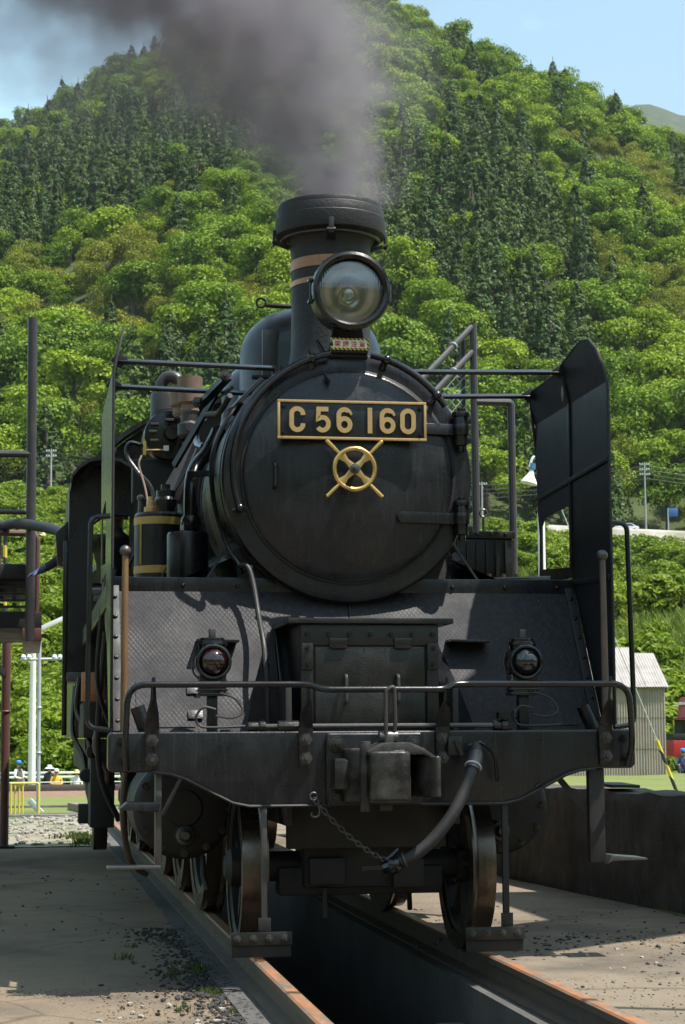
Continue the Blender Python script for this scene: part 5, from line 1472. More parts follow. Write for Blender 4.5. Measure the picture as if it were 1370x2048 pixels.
for pts_, r_, mt in [([(-.92, 3.42, 2.96), (-1.02, 3.4, 2.98), (-1.04, 3.4, 2.9), (-.97, 3.35, 2.78), (-.88, 3.3, 2.66), (-.84, 3.2, 2.4)], .014, 'black_gloss'),
                     ([(-.95, 3.3, 2.88), (-.97, 3.2, 2.80), (-.94, 3.0, 2.62), (-.92, 2.85, 2.42)], .007, 'canvas_brown'),
                     ([(-.84, 2.2, 1.93), (-.90, 2.0, 1.98), (-.86, 1.8, 2.06), (-.80, 1.6, 2.08)], .006, 'canvas_brown'),
                     ([(-.60, 2.6, 3.0), (-.66, 2.4, 2.92), (-.68, 2.2, 2.80), (-.66, 2.0, 2.75)], .022, 'black_gloss'),
                     ([(-.52, 2.9, 3.10), (-.60, 2.2, 3.02), (-.62, 1.5, 2.96), (-.60, 1.0, 2.92)], .012, 'black_gloss'),
                     ([(-.58, 2.9, 3.04), (-.66, 2.2, 2.94), (-.68, 1.5, 2.86), (-.66, 1.1, 2.80), (-.62, .9, 2.86)], .016, 'rubber')]:
    part(MB().tube(smoothpath(pts_), r_, 8), 'pipe', mt)
part(MB().lathe([(0, 2.40), (.075, 2.40), (.075, 2.52), (.06, 2.54), (.06, 2.58), (.03, 2.59), (.03, 2.62), (0, 2.62)], (-.83, 2.75, 0), 'z', 20), 'lubricator', 'black_gloss')
sb_ = part(MB().bar((-.72, 1.55, 2.92), (-.60, 1.2, 3.02), .05, .03).bar((-.84, 1.9, 2.62), (-.60, 1.45, 3.04), .02, .04), 'stay_lug', 'black_paint')
put(BOLT_B, 'bolt', sb_, (-.62, 1.18, 3.02)); put(BOLT_B, 'bolt', sb_, (-.74, 1.52, 2.93))
# pipe sweeping round the ring and down over the apron
part(MB().tube(smoothpath([(-.42, 1.15, 3.00), (-.62, .96, 2.76), (-.715, .90, 2.52), (-.70, .90, 2.25), (-.64, .88, 2.05), (-.585, .86, 1.96), (-.565, .84, 1.90)]), .013, 8), 'ring_pipe', 'black_gloss')
o = part(MB().tube(smoothpath([(-.575, .83, 1.945), (-.535, .80, 1.93), (-.512, .76, 1.84), (-.495, .66, 1.66), (-.488, .50, 1.50), (-.487, .40, 1.30), (-.487, .36, 1.10)]), .0145, 10), 'drain_pipe', 'soot_black')
part(MB().cyl((-.488, .455, 1.40), 'z', .021, -.015, .015, 10).lathe([(.02, 0), (.02, .05)], (-.56, .83, 1.93), (1, 0, 0), 8), 'pipe_union', 'black_gloss', o)
part(MB().bar((-.60, 1.0, 2.10), (-.74, .98, 1.88), .012, .04, (0, 1, 0)), 'smokebox_stay', 'black_paint')
part(MB().bar((.60, 1.0, 2.10), (.74, .98, 1.88), .012, .04, (0, 1, 0)), 'smokebox_stay', 'black_paint')

# marker lamps
def marker(x, lens):
    y = .16; z = 1.412
    L_ = part(MB().lathe([(.070, -.02), (.082, 0), (.085, .02), (.080, .16), (.055, .20), (0, .205)], (x, y, z), 'y', 28), 'marker_lamp', 'black_gloss')
    part(MB().torus((x, y - .01, z), 'y', .078, .010, 32, 8), 'lens_rim', 'black_gloss', L_)
    part(MB().lathe([(0, -.058)] + [(.071 * math.sin(R(a)), .012 - .07 * math.cos(R(a))) for a in range(12, 91, 13)] + [(.071, .012)], (x, y, z), 'y', 28), 'lens', lens, L_)
    part(MB().cyl((x, y + .08, z), 'z', .068, .06, .105, 20).cyl((x, y + .08, z), 'z', .075, .085, .095, 20).cyl((x, y + .08, z), 'z', .060, .105, .12, 20), 'lamp_vent', 'black_gloss', L_, bevel=.003)
    part(MB().box(x - .016, x + .016, y + .05, y + .10, z + .118, z + .165), 'lamp_handle', 'dull_steel', L_, bevel=.005)
    part(MB().box(x - .065, x + .065, y + .02, y + .14, z - .155, z - .06).box(x - .072, x + .072, y + .015, y + .145, z - .165, z - .15).box(x - .072, x + .072, y + .015, y + .145, z - .14, z - .13), 'lamp_base', 'black_gloss', L_, bevel=.004)
    part(MB().box(x - .025, x + .025, y + .05, y + .11, 1.05, z - .165), 'lamp_post', 'black_paint', L_, bevel=.004)
    part(MB().tube(smoothpath([(x - .085, y + .07, z + .05), (x - .10, y + .05, z), (x - .095, y + .03, z - .05), (x - .07, y + .02, z - .08)]), .005, 6), 'lamp_bail', 'black_gloss', L_)
    return L_
mL = marker(-.777, 'lens_red'); mR = marker(.785, 'lens_dark')
for L_, x in ((mL, -.777), (mR, .785)):
    part(MB().tube(smoothpath([(x + .03, .12, 1.26), (x + .10, .08, 1.23), (x + .13, .06, 1.17), (x + .08, .05, 1.14), (x, .05, 1.15)]), .006, 6), 'lamp_cable', 'rubber', L_)
    part(MB().tube(smoothpath([(x, .05, 1.18), (x - .06, .05, 1.19), (x - .095, .05, 1.14), (x - .07, .05, 1.10), (x + .02, .04, 1.095), (x + .14, .03, 1.10)]), .007, 6), 'lamp_cable', 'rubber', L_)
# train pipe along the top of the beam
tp = part(MB().tube([(-.62, .03, 1.098), (.62, .03, 1.098)], .0125, 10), 'train_pipe', 'dull_steel')
for x, r_, l_ in ((-.60, .022, .05), (-.555, .026, .03), (-.43, .028, .10), (.60, .024, .04), (.635, .03, .03)):
    part(MB().cyl((x, .03, 1.098), 'x', r_, -l_ / 2, l_ / 2, 8), 'pipe_union', 'box_black', tp, bevel=.003)
part(MB().cyl((.635, .03, 1.13), 'z', .038, 0, .03, 16).cyl((.635, .03, 1.10), 'z', .012, 0, .04, 8), 'hand_wheel', 'black_gloss', tp)
for k in range(8): part(MB().bar((-.75 + .2 * k, .12, 1.078), (-.70 + .2 * k, .12, 1.078), .02, .012), 'clip', 'black_gloss', tp)

# coupler
cp = part(MB().box(-.255, .215, -.035, -.002, .715, 1.065), 'coupler_pocket', 'black_paint', bevel=.02, seg=3)
for x, z in ((-.205, 1.01), (.165, 1.01), (-.205, .76)):
    o = MB().cyl((x, -.036, z), 'y', .040, -.012, 0, 20).cyl((x, -.036, z), 'y', .028, -.030, -.010, 6).cyl((x, -.036, z), 'y', .014, -.045, -.03, 10)
    part(o, 'pocket_bolt', 'box_black', cp, bevel=.003)
paint('coupler_iron', (0.010, 0.0095, 0.009), (0.15, 0.135, 0.12), 0.65, (0.3, 0.5), metal=0.2, sc=5.5, streak=0.0, bump=0.5)
cpl = part(MB().prism([(-.185, -.03), (-.175, -.13), (-.125, -.20), (-.11, -.30), (-.06, -.345), (.06, -.35), (.098, -.33), (.10, -.20), (.105, -.10), (.11, -.03)], 'z', .735, .992), 'coupler_head', 'coupler_iron', bevel=.024, seg=4)
part(MB().prism([(.10, -.03), (.105, -.10), (.135, -.20), (.185, -.345), (.212, -.375), (.232, -.365), (.232, -.16), (.205, -.03)], 'z', .765, .955), 'guard_arm', 'coupler_iron', cpl, bevel=.014, seg=3)
part(MB().prism([(-.098, -.30), (-.10, -.352), (-.06, -.372), (.06, -.375), (.09, -.355), (.09, -.30)], 'z', .752, .978), 'knuckle', 'coupler_iron', cpl, bevel=.016, seg=3)
part(MB().cyl((-.112, -.285, .70), 'z', .026, 0, .325, 16), 'knuckle_pin', 'coupler_iron', cpl, bevel=.004)
part(MB().prism([(-.235, .80), (-.165, .80), (-.155, .93), (-.185, .945), (-.235, .945)], 'y', -.15, -.04), 'lock_housing', 'coupler_iron', cpl, bevel=.012)
part(MB().prism([(-.11, .978), (-.02, 1.018), (.09, 1.02), (.16, .99), (.222, .945), (.225, .925), (.16, .962), (-.11, .960)], 'y', -.345, -.05), 'top_shell', 'coupler_iron', cpl, bevel=.008)
part(MB().box(-.03, .03, -.22, -.16, .70, .735), 'lower_lug', 'coupler_iron', cpl, bevel=.006)
part(MB().tube(roundpath([(.005, -.19, 1.02), (.005, -.205, 1.265), (.045, -.205, 1.285), (.052, -.19, 1.10), (.04, -.18, 1.04)], .025), .010, 8), 'lifting_link', 'dull_steel', cpl)
part(MB().cyl((.02, -.17, 1.045), 'x', .03, -.045, .045, 14).box(.0, .04, -.20, -.14, 1.0, 1.05), 'lifting_lug', 'dull_steel', cpl, bevel=.004)

# brake hose, cock, chain
bk = part(MB().box(.335, .405, -.06, -.005, .955, 1.045), 'cock_bracket', 'box_black', bevel=.005)
part(MB().bar((.37, -.07, 1.03), (.40, -.075, .955), .012, .02), 'bracket_web', 'box_black', bk)
HP = smoothpath([(.475, -.07, 1.0), (.455, -.12, .945), (.425, -.17, .885), (.385, -.20, .80), (.315, -.22, .68), (.215, -.22, .56), (.12, -.21, .485), (.065, -.20, .462)], 8)
hs = part(MB().tube(HP, .029, 14), 'brake_hose', 'rubber')
part(MB().tube([HP[6], HP[9], HP[11], HP[16]], [.034, .037, .037, .036], 14), 'hose_ferrule', 'dull_steel', hs)
part(MB().torus(HP[14], Vector(HP[15]) - Vector(HP[13]), .037, .006, 18, 6), 'hose_clip', 'galvanised', hs)
part(MB().torus(HP[-5], Vector(HP[-5]) - Vector(HP[-6]), .034, .007, 18, 6), 'hose_clip', 'dull_steel', hs)
part(MB().ball((.035, -.20, .448), .042, 14).tube([(.06, -.2, .462), (-.02, -.2, .435)], .03, 10).bar((-.02, -.21, .44), (-.12, -.21, .437), .03, .02).tube([(.0, -.2, .47), (.06, -.19, .52)], .012, 6), 'hose_coupling', 'black_gloss', hs)
part(MB().tube(roundpath([(.44, -.06, 1.0), (.49, -.10, 1.02), (.56, -.08, .96), (.575, -.06, .83)], .03), .010, 8), 'cock_lever', 'black_gloss')
ch0, ch1 = Vector((-.315, -.03, .755)), Vector((.0, -.20, .47))
cb = MB(); n_ = 17
P_ = []
for i in range(n_ + 1):
    t = i / n_; p = ch0.lerp(ch1, t); p.z -= .035 * 4 * t * (1 - t); P_.append(p)
for i in range(n_):
    a, b_ = P_[i], P_[i + 1]; d = (b_ - a).normalized(); u_, w_ = frame_of(d); ax = u_ if i % 2 else w_
    c = (a + b_) / 2; ln = (b_ - a).length * .68
    cb.tube([c + d * ln * math.cos(q) + ax * .0105 * math.sin(q) for q in np.linspace(0, 2 * math.pi, 11)[:-1]], .0036, 5, closed=True)
tag(part(cb, 'hose_chain', 'dull_steel'), kind='stuff')
part(MB().torus((-.315, -.02, .765), 'y', .018, .006, 14, 6).tube(smoothpath([(-.30, -.04, .74), (-.29, -.05, .70), (-.30, -.05, .672), (-.325, -.05, .672), (-.33, -.05, .69)]), .006, 6), 'chain_hook', 'dull_steel')
part(MB().tube([(.78, -.005, .80), (.80, -.02, .815), (.82, -.005, .80)], .008, 6), 'beam_loop', 'black_gloss', BEAM)

# steps under the beam
stp = part(MB().box(-1.065, -1.035, .02, .08, .44, .885), 'step_hanger', 'dull_steel', bevel=.004)
part(MB().bar((-1.29, .03, .445), (-1.04, .03, .445), .15, .014, (0, 0, 1)), 'step_tread', 'dull_steel', stp, bevel=.003)
part(MB().prism([(-1.24, .715), (-1.05, .70), (-1.05, .745), (-1.20, .748)], 'y', -.05, .12), 'step_tread', 'black_paint', stp, bevel=.005)
part(MB().tube([(-1.05, .05, .88), (-1.05, .05, .60)], .012, 8), 'step_rod', 'dull_steel', stp)
part(MB().tube([(-.93, .10, .87), (-1.02, .15, .68)], .012, 8), 'step_brace', 'dull_steel', stp)
stp = part(MB().box(1.055, 1.135, .02, .07, .43, .885), 'step_hanger', 'soot_black', bevel=.006)
part(MB().prism([(1.12, .425), (1.145, .468), (1.20, .462), (1.32, .452), (1.325, .442), (1.15, .440)], 'y', -.05, .14), 'step_tread', 'dull_steel', stp, bevel=.003)
part(MB().bar((.90, .08, .86), (1.05, .06, .68), .02, .03), 'step_brace', 'soot_black', stp)

# cylinders
for s in (-1, 1):
    cx = s * .85; cz = .68
    c_ = part(MB().lathe([(0, .985), (.09, .985), (.10, .995), (.225, 1.0), (.25, 1.01), (.265, 1.03), (.265, 1.75), (0, 1.75)], (cx, 0, cz), 'y', 48), 'cylinder', 'under_black')
    part(MB().lathe([(0, -.055), (.02, -.055), (.03, -.04), (.035, -.02), (.05, -.015), (.055, .01)], (cx - s * .005, .985, cz - .14), 'y', 16), 'relief_valve', 'dull_steel', c_)
    for k in range(12):
        a = 2 * math.pi * k / 12
        put(BOLT, 'cover_bolt', c_, (cx + .232 * math.cos(a), 1.0, cz + .232 * math.sin(a)))
    part(MB().cyl((cx - s * .05, 0, 1.12), 'y', .16, 1.05, 1.85, 32).lathe([(0, 1.0), (.06, 1.0), (.14, 1.03), (.15, 1.06)], (cx - s * .05, 0, 1.12), 'y', 32), 'valve_chest', 'under_black')
    part(MB().box(min(s * .50, s * 1.02), max(s * .50, s * 1.02), 1.05, 1.8, .85, 1.45), 'cylinder_block', 'under_black', bevel=.02)
    part(MB().tube([(cx - s * .1, 1.02, cz - .25), (cx - s * .1, .98, .33), (cx - s * .12, .95, .26)], .016, 8), 'drain_cock', 'under_black', c_)
# frames, stretcher, truck
for s in (-1, 1): part(MB().box(min(s * .40, s * .43), max(s * .40, s * .43), .12, 8.0, .62, 1.30), 'main_frame', 'under_black', bevel=.005)
part(MB().box(-.40, .40, .30, .36, .50, 1.0), 'frame_stretcher', 'under_black', bevel=.01)
part(MB().box(-.30, .30, .42, .75, .30, .62).box(-.42, .42, .48, .62, .26, .40), 'leading_truck_frame', 'under_black', bevel=.02)
part(MB().box(-.28, -.10, .36, .42, .32, .45), 'spring_hanger', 'under_black', bevel=.01)
part(MB().box(.14, .30, .36, .42, .30, .44), 'spring_hanger', 'under_black', bevel=.01)
part(MB().box(-.40, .40, 1.0, 6.0, .70, 1.10), 'ash_pan', 'under_black', bevel=.02)
part(MB().tube([(-.2, .40, .30), (-.2, .38, .16)], .012, 6), 'drip_pipe', 'under_black')
part(MB().tube(smoothpath([(.32, .9, .32), (.33, .92, .24), (.34, .95, .14)]), .014, 8), 'drain_hose', 'rubber')

def wheel(x, y, r, spokes, s, width=.125, name='driving_wheel'):
    """x: inner face of the flange side; s: outward direction"""
    W_ = part(MB().lathe([(r * .86, 0), (r + .028, .000), (r + .030, .010), (r + .018, .026), (r + .002, .036), (r - .003, width), (r * .86, width), (r * .86, 0)], (x, y, r), (s, 0, 0), 64), name, 'tyre_steel')
    part(MB().lathe([(r * .80, .02), (r * .862, .012), (r * .862, width - .008), (r * .80, width - .02), (r * .80, .02)], (x, y, r), (s, 0, 0), 48), 'rim', 'under_black', W_)
    part(MB().lathe([(0, .0), (r * .24, 0), (r * .24, width + .02), (r * .12, width + .05), (0, width + .05)], (x, y, r), (s, 0, 0), 24), 'hub', 'under_black', W_)
    if spokes:
        sm = MB().prism([(-.022, r * .2), (.022, r * .2), (.032, r * .83), (-.032, r * .83)], 'x', .035, .085).mesh('spoke', 'under_black', bevel=.006)
        for k in range(spokes): link('spoke', sm, W_, (x if s > 0 else x - .12, y, r), (2 * math.pi * k / spokes, 0, 0))
    else:
        part(MB().lathe([(r * .2, .05), (r * .82, .075), (r * .82, .095), (r * .2, .08)], (x, y, r), (s, 0, 0), 48), 'disc', 'under_black', W_)
    return W_
for s in (-1, 1):
    wheel(s * .505, .60, .40, 10, s, .125, 'leading_wheel')
    for y in (2.75, 4.3, 5.85): wheel(s * .50, y, .70, 14, s)
part(MB().cyl((0, .60, .40), 'x', .075, -.52, .52, 16), 'leading_axle', 'under_black')
for y in (2.75, 4.3, 5.85): part(MB().cyl((0, y, .70), 'x', .09, -.52, .52, 16), 'driving_axle', 'under_black')
for s in (-1, 1):
    part(MB().bar((s * .72, 2.75, .55), (s * .72, 5.85, .55), .05, .11), 'coupling_rod', 'dull_steel', bevel=.008)
    part(MB().bar((s * .83, 2.3, .68), (s * .80, 4.3, .56), .05, .10), 'connecting_rod', 'dull_steel', bevel=.008)
    part(MB().box(s * .85 - .05, s * .85 + .05, 1.75, 2.9, .82, .87), 'slide_bar', 'dull_steel', bevel=.005)
    part(MB().box(s * .85 - .09, s * .85 + .09, 2.1, 2.4, .52, .84), 'crosshead', 'dull_steel', bevel=.02)
    part(MB().bar((s * .98, 2.5, 1.35), (s * 1.0, 2.25, .45), .03, .07), 'combination_lever', 'dull_steel', bevel=.006)
    part(MB().bar((s * .98, 2.2, 1.12), (s * .98, 4.0, 1.10), .03, .06), 'radius_rod', 'dull_steel', bevel=.006)
    part(MB().tube(smoothpath([(s * 1.0, 3.9, 1.45), (s * 1.02, 3.8, 1.15), (s * 1.0, 3.95, .85), (s * .95, 4.2, .62)]), .05, 10), 'expansion_link', 'under_black')
# rail guards
for s in (-1, 1):
    x0, x1 = s * .565 - .145, s * .565 + .145
    g_ = part(MB().box(x0, x1, -.02, .0, .075, .135), 'rail_guard', 'box_black', bevel=.003)
    part(MB().box(x0 + .004, x1 - .004, -.006, .008, .018, .09), 'guard_blade', 'under_black', g_, bevel=.003)
    for k in range(4): put(BOLT_M, 'bolt', g_, (x0 + .03 + k * .075, -.021, .108))
    xs_ = s * .535
    if s < 0: part(MB().box(-.562, -.536, .004, .030, .11, .74), 'guard_bar', 'dull_steel', g_, bevel=.003)
    else: part(MB().box(.612, .642, .004, .030, .11, .74), 'guard_bar', 'under_black', g_, bevel=.003)
    xs_ = -.549 if s < 0 else .627
    part(MB().box(xs_ - .03, xs_ + .03, -.004, .003, .135, .20), 'guard_clip', 'under_black', g_, bevel=.003)
    part(MB().bar((xs_, .02, .70), (s * .42, .25, .85), .04, .03), 'guard_brace', 'under_black', g_)
# sanding pipes and side gear hanging on the left
for pts_, r_, mt in [([(-1.12, 1.7, .90), (-1.13, 1.8, .62), (-1.08, 1.95, .36), (-.98, 2.05, .27)], .018, 'dark_pole'),
                     ([(-1.16, 3.6, 1.75), (-1.20, 3.7, 1.2), (-1.18, 3.8, .8), (-1.05, 3.9, .5)], .02, 'under_black'),
                     ([(-1.28, 5.3, 1.5), (-1.30, 5.3, 1.25), (-1.22, 5.2, 1.08), (-1.18, 5.1, .70)], .022, 'black_gloss'),
                     ([(-1.2, 1.4, 1.8), (-1.22, 1.5, 1.5), (-1.18, 1.7, 1.2), (-1.14, 1.8, .9)], .016, 'black_gloss'),
                     ([(-1.24, 2.2, 1.8), (-1.26, 2.3, 1.4), (-1.18, 2.6, 1.15), (-1.12, 3.0, 1.1)], .014, 'under_black')]:
    part(MB().tube(smoothpath(pts_), r_, 8), 'pipe', mt)
part(MB().cyl((-1.14, 4.9, .42), 'x', .17, -.05, .05, 24).box(-1.22, -1.05, 4.6, 5.2, .42, .95), 'injector', 'under_black', bevel=.01)
part(MB().box(-1.29, -1.04, 5.05, 5.25, .43, .57), 'cab_step', 'under_black', bevel=.01)
part(MB().box(-1.28, -1.05, 4.4, 5.6, 1.05, 1.30), 'side_tank', 'under_black', bevel=.015)
for k, (x_, z_) in enumerate([(-1.20, .95), (-1.12, .86), (-1.24, .78), (-1.08, .70)]): part(MB().cyl((x_, 4.6 + .1 * k, z_), 'y', .05, 0, .25, 14), 'pipe_flange', 'under_black', bevel=.006)
part(MB().tube(smoothpath([(-1.30, 5.9, 1.45), (-1.32, 5.8, 1.1), (-1.24, 5.6, .9), (-1.20, 5.4, .6), (-1.10, 5.2, .45)]), .018, 8), 'injector_pipe', 'black_gloss')
part(MB().tube(smoothpath([(-1.12, 4.4, 1.3), (-1.2, 4.3, 1.0), (-1.1, 4.5, .8), (-1.15, 4.8, .6)]), .022, 8), 'injector_pipe', 'dark_pole')
part(MB().cyl((-1.22, 4.1, 1.40), 'y', .06, 0, .12, 14).box(-1.30, -1.14, 4.2, 4.25, 1.30, 1.50), 'side_lamp', 'copper', bevel=.005)
part(MB().prism([(1.20, 1.86), (1.90, 1.86), (1.90, 1.70), (1.35, 1.46)], 'x', -1.235, -1.220), 'side_sheet', 'dull_steel', bevel=.004)

# cab
CAB = part(MB().box(-1.36, -1.345, 6.0, 7.6, 1.55, 3.05), 'cab_side', 'black_paint', bevel=.004)
part(MB().box(1.345, 1.36, 6.0, 7.6, 1.55, 3.05), 'cab_side', 'black_paint', bevel=.004)
rp_ = [(1.40 * math.cos(R(a)) * 1.0, 2.62 + 1.12 * math.sin(R(a))) for a in range(24, 157, 6)]
part(MB().prism(rp_ + [(x * .975, z - .03) for x, z in rp_[::-1]], 'y', 5.85, 8.0), 'cab_roof', 'black_paint', sharp=40)
fr_ = [(-1.19, 3.02)] + [(x * .97, z - .035) for x, z in rp_[::-1]][::1]
part(MB().prism([(x * .97, z - .03) for x, z in rp_] + [(-1.18, 3.04), (-.80, 3.04), (-.80, 1.55), (1.34, 1.55), (1.34, 3.0)], 'y', 6.10, 6.13), 'cab_front', 'black_paint')
# front bay with its curved hood and window opening, driver's side
bay = [(-1.36, 3.0), (-1.345, 3.07), (-1.30, 3.13), (-1.22, 3.185), (-1.10, 3.21), (-.98, 3.19), (-.88, 3.13), (-.81, 3.05), (-.79, 2.98)]
part(MB().prism(bay + [(x * .99 - .008, z - .025) for x, z in bay[::-1]], 'y', 5.55, 6.4), 'window_hood', 'black_paint', sharp=50)
b = MB()
b.box(-1.36, -1.20, 5.95, 5.99, 1.55, 3.02)
b.box(-.87, -.79, 5.95, 5.99, 1.55, 3.02)
b.box(-1.20, -.87, 5.95, 5.99, 1.55, 2.24)
b.prism([(-1.20, 3.02), (-1.20, 2.72), (-1.09, 2.80), (-.87, 2.80), (-.87, 3.02)], 'y', 5.95, 5.99)
b.prism([(-1.36, 3.02), (-.79, 3.02), (-.86, 3.11), (-1.0, 3.17), (-1.2, 3.165), (-1.32, 3.09)], 'y', 5.95, 5.99)
part(b, 'bay_front', 'black_paint')
wf = part(MB().tube([(-1.19, 5.945, 2.25), (-.88, 5.945, 2.25), (-.88, 5.945, 2.79), (-1.08, 5.945, 2.79), (-1.19, 5.945, 2.71)], .012, 6, closed=True), 'window_frame', 'black_gloss')
part(MB().prism([(-1.195, 2.25), (-.875, 2.25), (-.875, 2.795), (-1.09, 2.795), (-1.195, 2.72)], 'y', 5.965, 5.969), 'window_pane', 'window_glass', wf)
part(MB().box(-1.365, -1.10, 5.93, 6.6, 1.49, 1.56), 'cab_sill', 'dull_steel', bevel=.005)
part(MB().box(-1.40, -1.36, 6.05, 6.12, 1.07, 2.6), 'cab_pillar', 'black_gloss', bevel=.004)
part(MB().prism([(-1.36, 2.78), (-1.46, 2.68), (-1.44, 2.42), (-1.36, 2.40)], 'y', 6.25, 6.45), 'cab_wind_shield', 'black_paint', bevel=.004)
part(MB().box(-1.2, 1.2, 6.0, 7.7, 1.45, 1.54), 'cab_floor', 'under_black')
part(MB().tube([(-.98, 5.9, 2.22), (-.83, 5.85, 2.52)], .014, 8).ball((-.83, 5.85, 2.53), .03, 10), 'reversing_lever', 'black_gloss')
part(MB().lathe([(.70, 6.1), (.86, 6.15), (.86, 6.9), (0, 6.9)], (0, 0, 2.35), 'y', 40), 'firebox_backhead', 'under_black')
for k, z in enumerate((1.95, 2.03, 2.08)): part(MB().box(-1.24, -.82, 3.6 + .5 * k, 3.66 + .5 * k, z, z + .035), 'step_edge', 'dull_steel', bevel=.004)
part(MB().cyl((-1.10, 3.6, 1.99), 'z', .09, 0, .10, 20).cyl((-1.1, 3.6, 2.09), 'z', .03, 0, .05, 10), 'turret', 'black_gloss')
# tender
TE = part(MB().box(-1.25, 1.25, 8.25, 12.6, 1.05, 2.45), 'tender_body', 'black_paint', bevel=.03)
part(MB().box(-1.15, 1.15, 8.3, 12.5, .75, 1.04), 'tender_frame', 'under_black', TE)
tb = MB()
for k in range(60): tb.ball((U(-1.0, 1.0), U(8.5, 11.8), 2.45 + U(0, .15)), U(.12, .26), 6, .8)
tag(part(tb, 'coal_load', 'coal', TE, smooth=False), kind='stuff')
for s in (-1, 1):
    for y in (9.0, 10.5, 11.9): wheel(s * .505, y, .43, 0, s, .125, 'tender_wheel')

# ------------------------------------------------------------------ people
def skin_person(name, loc, rz, joints, edges, radii, matfn, mats, label, scale=1.0, group=None, fine=1):
    me = bpy.data.meshes.new(name); names = list(joints)
    me.from_pydata([joints[k] for k in names], [], [(names.index(a), names.index(b)) for a, b in edges])
    src = bpy.data.objects.new(name + '_src', me); COL.objects.link(src)
    md = src.modifiers.new('skin', 'SKIN'); md.use_smooth_shade = True
    for i, k in enumerate(names):
        r = radii[k]; r = (r, r) if isinstance(r, (int, float)) else r
        me.skin_vertices[0].data[i].radius = r
    me.skin_vertices[0].data[names.index('pelvis')].use_root = True
    sb = src.modifiers.new('sub', 'SUBSURF'); sb.levels = fine; sb.render_levels = fine
    bpy.context.view_layer.update()
    m2 = bpy.data.meshes.new_from_object(src.evaluated_get(bpy.context.evaluated_depsgraph_get()))
    bpy.data.objects.remove(src)
    m2.materials.clear()
    for q in mats: m2.materials.append(M[q])
    for p in m2.polygons:
        p.material_index = matfn(p.center); p.use_smooth = True
    m2.name = name
    o = link(name, m2, None, loc, (0, 0, rz), (scale,) * 3)
    return tag(o, label, 'person', group)

BASE = {'pelvis': (0, 0, .93), 'waist': (0, 0, 1.08), 'chest': (0, 0, 1.30), 'neck': (0, .01, 1.47), 'headb': (0, -.015, 1.55), 'head': (0, -.01, 1.64),
        'shl': (-.17, 0, 1.40), 'ell': (-.24, .02, 1.14), 'wrl': (-.25, -.06, .92), 'hal': (-.25, -.08, .84),
        'shr': (.17, 0, 1.40), 'elr': (.24, .02, 1.14), 'wrr': (.25, -.06, .92), 'har': (.25, -.08, .84),
        'hil': (-.10, 0, .88), 'knl': (-.11, -.02, .50), 'anl': (-.11, .02, .10), 'tol': (-.12, -.15, .04),
        'hir': (.10, 0, .88), 'knr': (.11, -.02, .50), 'anr': (.11, .02, .10), 'tor': (.12, -.15, .04)}
EDG = [('pelvis', 'waist'), ('waist', 'chest'), ('chest', 'neck'), ('neck', 'headb'), ('headb', 'head')] + \
      [e_ for s in 'lr' for e_ in (('chest', 'sh' + s), ('sh' + s, 'el' + s), ('el' + s, 'wr' + s), ('wr' + s, 'ha' + s), ('pelvis', 'hi' + s), ('hi' + s, 'kn' + s), ('kn' + s, 'an' + s), ('an' + s, 'to' + s))]
RAD = {'pelvis': (.16, .11), 'waist': (.145, .105), 'chest': (.16, .115), 'neck': .055, 'headb': (.070, .085), 'head': (.078, .095)}
for s in 'lr': RAD.update({'sh' + s: .065, 'el' + s: .048, 'wr' + s: .034, 'ha' + s: (.042, .022), 'hi' + s: .095, 'kn' + s: .062, 'an' + s: .042, 'to' + s: (.045, .03)})
def hat(parent, kind, mat, head=(0, -.01, 1.66)):
    h = Vector(head)
    if kind == 'cap':
        b = MB().lathe([(.098, -.02), (.105, .02), (.095, .07), (.06, .10), (0, .11)], h, 'z', 16)
        b.prism([(h.x - .07, h.y - .09), (h.x - .06, h.y - .19), (h.x, h.y - .21), (h.x + .06, h.y - .19), (h.x + .07, h.y - .09)], 'z', h.z - .01, h.z + .005)
    else:
        b = MB().lathe([(.20, -.045), (.19, -.03), (.11, .0), (.108, .03), (.095, .085), (.05, .105), (0, .108)], h, 'z', 20)
        b.lathe([(.10, -.03), (.17, -.055), (.20, -.05)], h, 'z', 20)
    return b.build('hat', mat, parent)
def face(parent, head=(0, -.01, 1.60)):
    h = Vector(head)
    MB().lathe([(0, 0), (.014, .02), (.018, .045), (0, .05)], (h.x, h.y - .082, h.z + .01), (0, -.35, -1), 8).build('nose', 'skin', parent)
    for s in (-1, 1): MB().ball((h.x + s * .033, h.y - .088, h.z + .02), .011, 8).build('eye', 'car_glass', parent)
    for s in (-1, 1): MB().ball((h.x + s * .083, h.y + .005, h.z), .022, 8, 1.3).build('ear', 'skin', parent)
    MB().bar((h.x - .025, h.y - .092, h.z - .045), (h.x + .025, h.y - .092, h.z - .045), .008, .008).build('mouth', 'letter_red', parent)
    MB().lathe([(.088, -.03), (.094, .03), (.07, .085), (0, .10)], (h.x, h.y + .018, h.z + .04), 'z', 14).build('hair', 'coal', parent)
def dressed(shirt, trousers, arm=None, hands='skin'):
    mats = [shirt, trousers, 'skin', 'coal', arm or shirt, hands]
    def f(c):
        if c.z > 1.50 and abs(c.x) < .13: return 2
        if c.z < .09: return 3
        if abs(c.x) > .20 and c.z < .93 and c.z > .6: return 5
        if c.z < .92 and abs(c.x) < .24: return 1
        if abs(c.x) > .165: return 4
        return 0
    return f, mats
